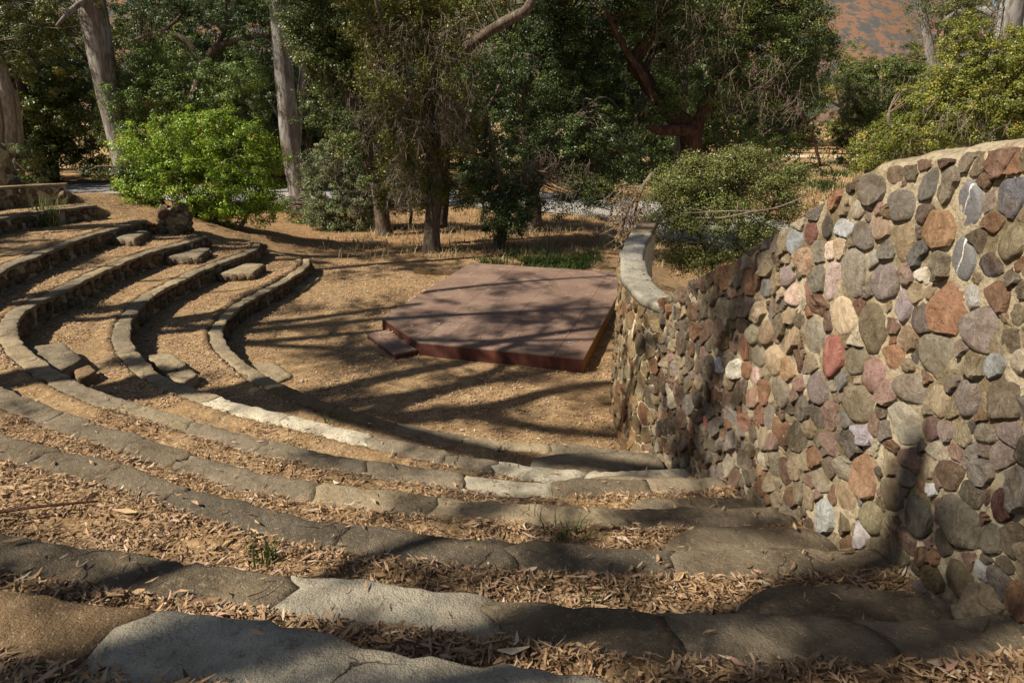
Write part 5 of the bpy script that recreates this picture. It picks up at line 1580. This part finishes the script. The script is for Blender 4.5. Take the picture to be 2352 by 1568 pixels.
SH = [
    ('tall eucalyptus left of the rows whose crown shades the nearest seat walls', (-10.5, -2.5, 2.3), [(-10.5, -2.5, 2.0, .34), (-10.2, -2.3, 6, .28), (-9.2, -1.9, 10, .2), (-8.2, -1.4, 14, .1)],
     [[(-10.1, -2.3, 6.5, .16), (-8.4, -1.6, 8.0, .12), (-6.4, -1.1, 8.9, .08), (-4.3, -.6, 9.5, .03)], [(-9.6, -2.0, 8.5, .14), (-8.8, -.8, 9.6, .1), (-7.9, 0, 10.2, .06), (-7.2, .4, 10.6, .03)], [(-9, -1.8, 10.5, .12), (-8.7, -2.5, 11.4, .08), (-8.2, -2.9, 12, .04)]]),
    ('tall eucalyptus left of the rows whose limbs shade the middle rows', (-14.5, 3.6, 1.9), [(-14.5, 3.6, 1.6, .4), (-14, 3.8, 6, .33), (-13, 4.2, 10, .24), (-12, 4.6, 15, .1)],
     [[(-13.9, 3.9, 6.5, .3), (-11.6, 4.6, 8.6, .25), (-9.2, 4.8, 9.6, .2), (-7.9, 5.6, 10, .12), (-6.6, 5.6, 10.4, .05)], [(-10.4, 4.7, 9.1, .2), (-9.4, 5.9, 9.9, .14), (-9.0, 7.0, 10.8, .07)], [(-9.2, 4.8, 9.6, .14), (-8.4, 4.0, 10.2, .1), (-7.0, 3.4, 11, .04)], [(-13.2, 4.1, 9, .22), (-10.6, 6.2, 10.6, .16), (-8, 7.4, 11.6, .08), (-5.6, 7.8, 12.2, .03)], [(-12.8, 4.3, 11, .2), (-10.6, 2.6, 11.5, .16), (-8.6, 1.6, 12, .12), (-6.9, 1.3, 12.6, .05)]]),
    ('tall eucalyptus left of the rows whose limbs shade the stage', (-18, 7, 1.9), [(-18, 7, 1.6, .4), (-17.4, 7.2, 6, .33), (-16.4, 7.4, 10, .24), (-15, 7.5, 15, .1)],
     [[(-17.2, 7.2, 7, .18), (-14, 7.6, 9.4, .14), (-11.2, 8.2, 10.6, .1), (-7.6, 8.6, 11.6, .04)], [(-16.6, 7.3, 9.4, .17), (-13, 9.2, 11.2, .12), (-10.4, 10.4, 12.2, .08), (-7.4, 11, 13, .03)], [(-16, 7.4, 11, .14), (-13.4, 6.2, 12.6, .1), (-10.6, 5.8, 13.6, .07), (-8, 6.2, 14.2, .03)]]),
    ('tall eucalyptus far left of the rows whose limbs shade the left terraces', (-23, 9, 1.6), [(-23, 9, 1.3, .36), (-22.6, 9, 6, .3), (-22, 9.2, 10, .22), (-21, 9.4, 14, .1)],
     [[(-22.6, 9, 6.5, .16), (-20, 8.8, 9, .12), (-17.6, 9.2, 10.2, .08), (-15, 10, 11, .03)], [(-22.3, 9.1, 8.5, .15), (-19.4, 11.2, 10.6, .1), (-17, 12.6, 11.4, .06), (-14.6, 13.4, 12, .03)]]),
    ('spreading tree beyond the far row ends whose crown shades ground behind the stage', (-18, 12.8, 1.2), [(-18, 12.8, .9, .4), (-17.6, 13, 5, .34), (-16.8, 13.2, 8.5, .24), (-15.8, 13.4, 12, .12)],
     [[(-17.4, 13, 6.5, .2), (-14.6, 13.4, 8.8, .16), (-11, 14.6, 10.2, .12), (-7, 15.8, 11, .04)], [(-17, 13.2, 8, .2), (-13.6, 15, 9.8, .15), (-10.6, 16.8, 10.8, .1), (-6.6, 18.4, 11.4, .04)]])]
for i, (lab, b, tr, ar) in enumerate(SH):
    pp = []
    for j, a in enumerate(ar):
        pp += pads(np.array(a)[:, :3], [6, 6, 13, 8, 11][i], [.9, 1.1, 1.0, 1.0, 1.2][i], [.6, .58, .6, .55, .85][i], 300 + i * 10 + j, 30 if i == 4 else 8)
    shade_tree(lab, b, tr, ar, pp, M['leaf_euc'], 80 + i)

# ------------------------------------------------------------------ fallen leaves
def strip_leaves(c, yaw, tilt, roll, L, W, curl, side):
    """curled eucalyptus leaf: three pairs of points"""
    n = len(c)
    t = np.array([-.5, -.05, .5])
    wd = np.array([.30, 1.0, .14])
    x = t[None] * L[:, None]
    sb = side[:, None] * L[:, None] * (t[None] ** 2 * 2 - .2)
    zc = curl[:, None] * L[:, None] * (t[None] ** 2 * 2)
    P = np.zeros((n, 3, 2, 3))
    for j, s in enumerate((-1, 1)):
        P[:, :, j, 0] = x
        P[:, :, j, 1] = sb + s * W[:, None] * .5 * wd[None]
        P[:, :, j, 2] = zc + s * roll[:, None] * W[:, None] * .5 * wd[None]
    ct, st = np.cos(tilt)[:, None, None], np.sin(tilt)[:, None, None]
    X = P[..., 0] * ct - P[..., 2] * st
    Z = P[..., 0] * st + P[..., 2] * ct
    cy, sy = np.cos(yaw)[:, None, None], np.sin(yaw)[:, None, None]
    out = np.stack([X * cy - P[..., 1] * sy, X * sy + P[..., 1] * cy, Z], -1) + c[:, None, None, :]
    V = out.reshape(-1, 3)
    b = np.arange(n)[:, None] * 6
    F = np.concatenate([b + np.array([[0, 2, 3, 1]]), b + np.array([[2, 4, 5, 3]])], 1).reshape(-1, 4)
    return V, F

def scatter(name, label_parent, x, y, z, L, r2, tone_mu=.5, tone_sd=.2, lift=.03, aspect=(.14, .24), tilt=.3, kind='stuff'):
    n = len(x)
    Ls = L * np.clip(r2.lognormal(-.22, .36, n), .3, 1.45)
    c = np.stack([x, y, z + r2.random(n) ** 1.5 * lift + .006], -1)
    V, F = strip_leaves(c, r2.uniform(0, 6.283, n), r2.normal(0, tilt, n), r2.normal(0, .5, n), Ls, Ls * r2.uniform(*aspect, n), r2.normal(.03, .13, n), r2.normal(0, .22, n))
    tone = np.clip(np.repeat(r2.normal(tone_mu, tone_sd, n), 2), 0, 1)
    o = link(name, mesh_np(name, V, F, M['litter'], False, tone), label_parent, kind=kind)
    return o

r2 = np.random.default_rng(91)
def tread_points(k, p0, p1, n, inner=.24, outer=-.02):
    ph = r2.uniform(p0, p1, n)
    a, b = R_tier(k, ph) + inner, R_tier(min(k + 1, 7), ph) + outer if k < 7 else R_tier(7, ph) + 1.0
    rr = a + (b - a) * r2.random(n)
    return polar(ph, rr)
X, Y, LL = [], [], []
for k, n, L in ((7, 19000, .062), (6, 22000, .060), (5, 24000, .057), (4, 22000, .055), (3, 15000, .056), (2, 9000, .050), (1, 4500, .045)):
    x, y = tread_points(k, -9, {7: 13, 6: 22, 5: 28, 4: 34, 3: 36, 2: 36, 1: 40}[k], n)
    keep = (x < right_limit(y) - .02)
    # the litter lies in drifts
    den = fbm(np.stack([x * 2.2, y * 4.5, x * 0 + k], -1), 131, 3)
    keep &= r2.random(n) < np.clip(.75 + den * 1.1 - (.25 if k in (1, 2) else 0), .08, 1)
    X.append(x[keep]); Y.append(y[keep]); LL.append(np.full(keep.sum(), L))
    # drift against the foot of the big wall
    m = n // 9
    yy_ = np.interp(r2.random(m), [0, 1], [polar(0, R_tier(k, 0))[1] - .75, polar(0, R_tier(k, 0))[1] - .02])
    xx_ = right_limit(yy_) - np.abs(r2.normal(0, .16, m)) - .02
    X.append(xx_); Y.append(yy_); LL.append(np.full(m, L))
x, y, L = np.concatenate(X), np.concatenate(Y), np.concatenate(LL)
o = scatter('leaf_litter', None, x, y, ground_z(x, y), L, r2, .47, .24, .035, (.12, .24), .2)
tag(o, 'dry eucalyptus leaves drifted on the terraces between the nearer seat walls', 'leaf litter')
# crushed bits and twigs among the leaves, and strips of shed bark
idx = r2.integers(0, len(x), 26000)
xb, yb = x[idx] + r2.normal(0, .05, len(idx)), y[idx] + r2.normal(0, .04, len(idx))
keep = xb < right_limit(yb) - .02
xb, yb = xb[keep], yb[keep]
o = scatter('leaf_crumbs', None, xb, yb, ground_z(xb, yb), .02, r2, .55, .28, .03, (.2, .8), .4)
tag(o, 'crushed leaf bits among the drifted leaves', 'leaf litter')
idx = r2.integers(0, len(x), 420)
o = scatter('bark_strips', None, x[idx], y[idx], ground_z(x[idx], y[idx]) + .02, .12, r2, .84, .12, .02, (.10, .18), .12)
tag(o, 'pinkish strips of shed bark lying on the leaf litter', 'bark strips')
idx = r2.integers(0, len(x), 900)
o = scatter('straw_bits', None, x[idx], y[idx], ground_z(x[idx], y[idx]) + .015, .11, r2, .97, .05, .02, (.02, .04), .15)
tag(o, 'thin straw stems among the drifted leaves', 'straw')
# thinner litter of chips on the floor and on the far terraces
X, Y = [], []
for k, n in ((0, 38000), (1, 10000), (2, 10000), (3, 8000), (4, 6000), (5, 3500)):
    ph = r2.uniform(-8 if k == 0 else 38, 128 if k == 0 else 112, n)
    if k == 0:
        rr = R_tier(1, np.clip(ph, -12, 116)) * np.sqrt(r2.random(n)) - .02
        rr = np.abs(rr)
    else:
        a, b = R_tier(k, np.clip(ph, -12, PHI_END[k])) + .26, R_tier(k + 1, np.clip(ph, -12, PHI_END[k + 1])) - .03
        rr = a + (b - a) * r2.random(n)
    x, y = polar(ph, rr)
    den = fbm(np.stack([x * 1.1, y * 1.1, x * 0 + k], -1), 132, 3)
    keep = (r2.random(n) < np.clip(.55 + den * 1.2, .1, 1)) & (x < right_limit(y) - .03)
    X.append(x[keep]); Y.append(y[keep])
n = 34000
x, y = r2.uniform(-14, 4, n), r2.uniform(14, 29, n)
keep = (r2.random(n) < np.clip(1.5 - y / 30, .2, 1)) & (np.hypot(x - CX, y - CY) < 17)
X.append(x[keep]); Y.append(y[keep])
x, y = np.concatenate(X), np.concatenate(Y)
# not inside the stage
rel = np.stack([x, y], -1) - SB
iu, iv = rel @ su, rel @ sv
inside = (iu > -.02) & (iu < (SD - SB) @ su + .02) & (iv < .02) & (iv > (SD - SB) @ sv - .03) & ~(((np.stack([x, y], -1) - SA) @ en) > .0)
x, y = x[~inside], y[~inside]
o = scatter('leaf_chips', None, x, y, ground_z(x, y), .042, r2, .66, .2, .02, (.3, .5), .2)
tag(o, 'small pale leaf chips strewn over the dirt floor and far terraces', 'leaf chips')
# scattered on the concrete slabs, the stage and the cap
X, Y, Z = [], [], []
for k, n, p1 in ((7, 12, 14), (6, 60, 24), (5, 90, 28), (4, 80, 34), (3, 90, 60), (2, 80, 70), (1, 60, 90)):
    ph = r2.uniform(-8, p1, n)
    x, y = polar(ph, R_tier(k, ph) + r2.uniform(.01, .24, n))
    keep = x < right_limit(y) - .05
    X.append(x[keep]); Y.append(y[keep]); Z.append(np.full(keep.sum(), RISE * k + .016))
for (cx_, cy_, a, b, z_) in ((1.5, 2.4, .45, .16, 1.94), (1.45, 3.35, .45, .16, 1.58), (1.4, 4.22, .42, .13, 1.23), (1.2, 5.1, .5, .12, .88)):
    n = 12
    X.append(cx_ + r2.uniform(-a, a, n)); Y.append(cy_ + r2.uniform(-b, b, n)); Z.append(np.full(n, z_ + .01))
x, y, z = np.concatenate(X), np.concatenate(Y), np.concatenate(Z)
o = scatter('fallen_leaves', None, x, y, z, .062, r2, .55, .2, .004, (.14, .26), .05)
tag(o, 'single dry leaves lying on the concrete seat slabs', 'leaves')
n = 900
uu, vv_ = r2.random(n) * ((SD - SB) @ su), r2.random(n) * ((SD - SB) @ sv)
p = SB + su * uu[:, None] + sv * vv_[:, None]
keep = ((p - SA) @ en) < -.03
p = p[keep]
o = scatter('fallen_leaves', None, p[:, 0], p[:, 1], np.full(len(p), SZ + .008), .055, r2, .72, .18, .008, (.16, .3), .12)
tag(o, 'pale dry leaves scattered over the red-brown stage deck', 'leaves')
n = 90
a = r2.random(n)
p = s0 + (s1 - s0) * a[:, None] + en * (r2.random(n)[:, None] ** 1.5 * .3)
o = scatter('fallen_leaves', None, p[:, 0], p[:, 1], np.full(n, .118), .05, r2, .6, .2, .015, (.2, .4), .2)
tag(o, 'dry leaves heaped on the low wooden step at the stage corner', 'leaves')
n = 40
V = wing_place(np.column_stack([r2.uniform(.3, 5, n), np.full(n, WZ + .014), r2.uniform(-.27, -.02, n)]))
o = scatter('fallen_leaves', None, V[:, 0], V[:, 1], V[:, 2], .06, r2, .15, .12, .006, (.12, .2), .1)
tag(o, 'a few dark leaves on the pale cap of the wing wall', 'leaves')

# ------------------------------------------------------------------ grass, weeds, sticks
def blades(c, n, h, spread, r2, w=.006, lean=.5):
    base = np.asarray(c)[None] + np.column_stack([r2.normal(0, spread, n), r2.normal(0, spread, n), np.zeros(n)])
    az = r2.uniform(0, 6.283, n)
    hh = h * r2.uniform(.5, 1.15, n)
    ln = np.abs(r2.normal(0, lean, n))
    d = np.stack([np.cos(az), np.sin(az), az * 0], -1)
    s = np.stack([-np.sin(az), np.cos(az), az * 0], -1) * (w * r2.uniform(.6, 1.3, n))[:, None]
    P = []
    for t_, wk in ((0, 1), (.5, .8), (1, .12)):
        q = base + d * (ln * hh * t_ ** 1.8)[:, None] + np.array([0, 0, 1]) * (hh * (t_ - .12 * t_ ** 2))[:, None]
        P += [q - s * wk, q + s * wk]
    V = np.stack(P, 1).reshape(-1, 3)
    b = np.arange(n)[:, None] * 6
    F = np.concatenate([b + np.array([[0, 1, 3, 2]]), b + np.array([[2, 3, 5, 4]])], 1).reshape(-1, 4)
    return V, F, np.repeat(r2.uniform(0, 1, n), 2)

def tuft(px, py, label, n, h, spread, mat, name='grass_tuft', cat='grass tuft', w=.005, lean=.5, group=None):
    p = ground_hit(px, py)
    p = np.array([p[0], p[1], float(ground_z(p[0:1], p[1:2])[0])])
    V, F, tn = blades(p, n, h, spread, r2, w, lean)
    o = link(name, mesh_np(name, V - p, F, M[mat], False, tn), loc=p)
    return tag(o, label, cat, group)
tuft(612, 1292, 'upright green grass tuft in front of the pale slab of the sixth seat wall', 26, .16, .035, 'grass')
tuft(572, 1275, 'thin few-bladed green grass tuft left of the upright one, between two seat walls', 9, .17, .02, 'grass')
tuft(640, 1030, 'low bright grass patch behind the third seat wall in sun', 90, .06, .09, 'grass')
tuft(770, 965, 'spindly green weed behind the lowest seat wall', 24, .24, .09, 'grass', lean=.9)
tuft(1152, 1034, 'tiny green weed by the lowest seat wall near the stage front', 12, .10, .03, 'grass', lean=.8)
tuft(1305, 1225, 'dark wiry grass tuft among leaves above the fifth seat wall', 34, .15, .06, 'grass', lean=.9)
tuft(1350, 1388, 'small green tuft at the back edge of the sixth seat wall', 18, .09, .03, 'grass', lean=.8)
tuft(520, 1085, 'straw-coloured grass tuft behind the fourth seat wall', 40, .12, .08, 'straw', lean=1.0)
tuft(2310, 1440, 'dry straw blades at the wall foot in the lower right corner', 16, .2, .07, 'straw', w=.006, lean=1.3)
tuft(2005, 1392, 'small straw tuft at the edge of the large dark step block', 26, .09, .05, 'straw', lean=1.2)
tuft(110, 500, 'weedy green clump growing on the fifth seat wall at far left', 60, .5, .18, 'grass', w=.012, lean=.5)
tuft(105, 520, 'low weed at the foot of the fifth seat wall at far left', 60, .28, .16, 'grass', w=.012, lean=.7)
tuft(215, 705, 'faint green grass patch on the terrace at left in sun', 140, .07, .18, 'grass', lean=.7)
tuft(1118, 568, 'dry tan grass stalks beside the leaning oak behind the stage', 40, .6, .22, 'straw', w=.010, lean=.35)
tuft(1230, 572, 'tall dry grass stalks right of the leaning oak behind the stage', 40, .5, .3, 'straw', w=.010, lean=.35)
tuft(1490, 1200, 'single green blade on the shaded slab of the fifth seat wall', 5, .1, .01, 'grass', lean=.3)

V_, F_, T_, nv = [], [], [], 0
for i in range(330):
    x, y = r2.uniform(-.9, 2.6), r2.uniform(16.4, 19.4)
    if vnoise(np.array([[x * 1.6, y * 1.6, 3.0]]), 9)[0] < r2.uniform(-.35, .5):
        continue
    if x < .3 and r2.random() < .6 or y < 17.45 - .3 * (x + 1.1) + .05:
        continue
    z = float(ground_z(np.array([x]), np.array([y]))[0])
    V, F, tn = blades((x, y, z), 22, r2.uniform(.05, .16) if r2.random() < .75 else r2.uniform(.2, .4), .16, r2, .016, 1.3)
    V_.append(V); F_.append(F + nv); T_.append(np.clip(tn * .45 + r2.normal(.05, .3), 0, 1)); nv += len(V)
o = link('weeds', mesh_np('weeds', np.concatenate(V_), np.concatenate(F_), M['grass'], False, np.concatenate(T_)), kind='stuff')
tag(o, 'green weeds along the back edge of the stage', 'weeds')
V_, F_, T_, nv = [], [], [], 0
for i in range(700):
    x, y = r2.uniform(-6, 6), r2.uniform(18.5, 30)
    z = float(ground_z(np.array([x]), np.array([y]))[0])
    V, F, tn = blades((x, y, z), 9, r2.uniform(.08, .35), .12, r2, .012, .8)
    V_.append(V); F_.append(F + nv); T_.append(tn); nv += len(V)
for i in range(700):
    y = r2.uniform(30, 76)
    x = y * r2.uniform(.32, .62)
    z = float(ground_z(np.array([x]), np.array([y]))[0])
    V, F, tn = blades((x, y, z), 12, r2.uniform(.2, .6), .5, r2, .03, .6)
    V_.append(V); F_.append(F + nv); T_.append(tn); nv += len(V)
o = link('dry_grass', mesh_np('dry_grass', np.concatenate(V_), np.concatenate(F_), M['straw'], False, np.concatenate(T_)), kind='stuff')
tag(o, 'dry tan grass under the trees and over the field beyond', 'grass')
# green reeds in the field, seen beside the top of the wall
for (px, py, dd, a, lab) in ((1890, 432, 33, .9, 'blue-green reed clump in the field seen left of the wall top'), (1925, 405, 40, 1.0, 'low green reed clump in the sunny field, further off'), (1910, 380, 52, .8, 'round grey-green field shrub below the rail fence')):
    c = ground_hit(px, py)
    V, F, tn = blades(c, 500, .55, a * .6, r2, .02, .5)
    o = link('reed_clump', mesh_np('reed_clump', V - c, F, M['leaf_grey' if 'grey' in lab else 'grass'], False, tn), loc=c)
    tag(o, lab, 'reeds')

def stick(label, pts, r, mat='oak', name='fallen_stick', cat='stick'):
    q = spline(pts, 24)
    V, F = tube(q, np.linspace(r, r * .45, 24), 7, .15, 5)
    c = q.mean(0)
    o = link(name, mesh_np(name, V - c, F, M[mat], True), loc=c)
    return tag(o, label, cat)
stick('dark fallen stick lying in leaves at the left edge', [(-3.5, 3.22, 1.80), (-3.1, 3.33, 1.79), (-2.85, 3.38, 1.80), (-2.55, 3.47, 1.78)], .016, 'red')
c = polar(11.0, R_tier(6, 11.0) + .12)
stick('thin curved twig on the dark slab beside the pale patch', [(c[0] - .05, c[1] - .06, 2.13), (c[0], c[1] - .02, 2.125), (c[0] + .035, c[1] + .06, 2.125)], .003, 'oak')
c = polar(5.4, R_tier(4, 5.4) + .1)
stick('thin arched twig across the fourth seat wall', [(c[0] - .1, c[1] - .1, 1.44), (c[0] - .08, c[1] + .04, 1.45), (c[0] + .06, c[1] + .1, 1.43)], .003, 'oak')
# bits of stone on the ground
for (px, py, s, col, lab) in ((694, 878, .07, (215, 205, 190), 'small white pebble on the floor near the lowest seat wall'), (1098, 1068, .0, 0, ''), (1045, 1012, .07, (150, 140, 125), 'grey pebble behind the second seat wall'), (280, 1127, .2, (70, 66, 60), 'dark stone on the back of the fifth seat wall in shade')):
    if s == 0:
        continue
    p = ground_hit(px, py)
    o = link('pebble', ROCKS[3], None, (p[0], p[1], float(ground_z(p[0:1], p[1:2])[0]) + s * .2), color=srgb(*col))
    o.scale = (s, s * .8, s * .7)
    tag(o, lab, 'stone')

# ------------------------------------------------------------------ far side of the valley: rail fences and a parked truck
def rail_fence(label, a, b, n):
    a, b = np.array(a, float), np.array(b, float)
    z = lambda p: float(ground_z(np.array([p[0]]), np.array([p[1]]), False)[0])
    base = np.array([*a, z(a)])
    root = thing('rail_fence', label, 'fence', base, 'wooden rail fences along the far road')
    posts = [a + (b - a) * i / n for i in range(n + 1)]
    pm = None
    for p in posts:
        if pm is None:
            V, F = tube([(0, 0, -.3), (0, 0, .5), (0, 0, 1.2)], .08, 7, .08, 3)
            pm = mesh_np('post', V, F, M['old_wood'], False)
        link('post', pm, root, np.array([*p, z(p)]) - base)
    for p, q in zip(posts[:-1], posts[1:]):
        for h in (.55, 1.0):
            d = (q - p) / np.linalg.norm(q - p)
            V, F = box_between(p + d * .09, q - d * .09, .06, .13, h)
            V[:, 2] += np.where(np.abs((V[:, :2] - p) @ d) < 1, z(p), z(q))
            link('rail', mesh_np('rail', V - base, F, M['old_wood'], False), root)
rail_fence('weathered rail fence on the near side of the far pale road', (20, 77), (54, 68), 12)
rail_fence('weathered rail fence on the far side of the far pale road', (22, 86), (60, 76), 13)

M['white_paint'] = mat_plain('white_paint', (.8, .8, .8), .3, .5)
M['tyre'] = mat_plain('tyre_rubber', (.03, .03, .03), .85, .2)
M['window'] = mat_plain('dark_window_glass', (.03, .04, .05), .1, .6)
TZ = at_depth(1633, 318, 100)
tz = float(ground_z(TZ[0:1], TZ[1:2], False)[0]) + .06
TB = np.array([TZ[0], TZ[1], tz])
truck = thing('pickup_truck', 'small white pickup truck parked far across the field', 'pickup truck', TB)
def xbox(name, parent, x0, x1, prof, mat):
    """profile in x-z extruded across y"""
    P = np.array(prof, float)
    n = len(P)
    V = np.vstack([np.column_stack([P[:, 0], np.full(n, x0), P[:, 1]]), np.column_stack([P[:, 0], np.full(n, x1), P[:, 1]])])
    i = np.arange(n)
    j = (i + 1) % n
    return link(name, mesh_np(name, V, [np.stack([i, j, j + n, i + n], -1), np.arange(n)[::-1][None], np.arange(n, 2 * n)[None]], mat), parent)
xbox('body', truck, -.9, .9, [(-2.6, .45), (2.6, .45), (2.65, .8), (2.5, 1.02), (1.3, 1.08), (.9, 1.1), (-2.55, 1.1), (-2.62, .8)], M['white_paint'])
xbox('cab', truck, -.82, .82, [(-.85, 1.102), (1.2, 1.102), (.55, 1.72), (.3, 1.78), (-.6, 1.78), (-.8, 1.7)], M['white_paint'])
xbox('side_window', truck, -.835, -.822, [(-.7, 1.2), (.9, 1.2), (.45, 1.66), (-.66, 1.66)], M['window'])
xbox('side_window', truck, .822, .835, [(-.7, 1.2), (.9, 1.2), (.45, 1.66), (-.66, 1.66)], M['window'])
for wx in (-1.6, 1.65):
    for wy in (-.82, .82):
        V, F = tube([(0, -.11, 0), (0, .11, 0)], .37, 16)
        w = link('wheel', mesh_np('wheel', V, F, M['tyre']), truck, (wx, wy, .36))
truck.rotation_euler = (0, 0, .15)
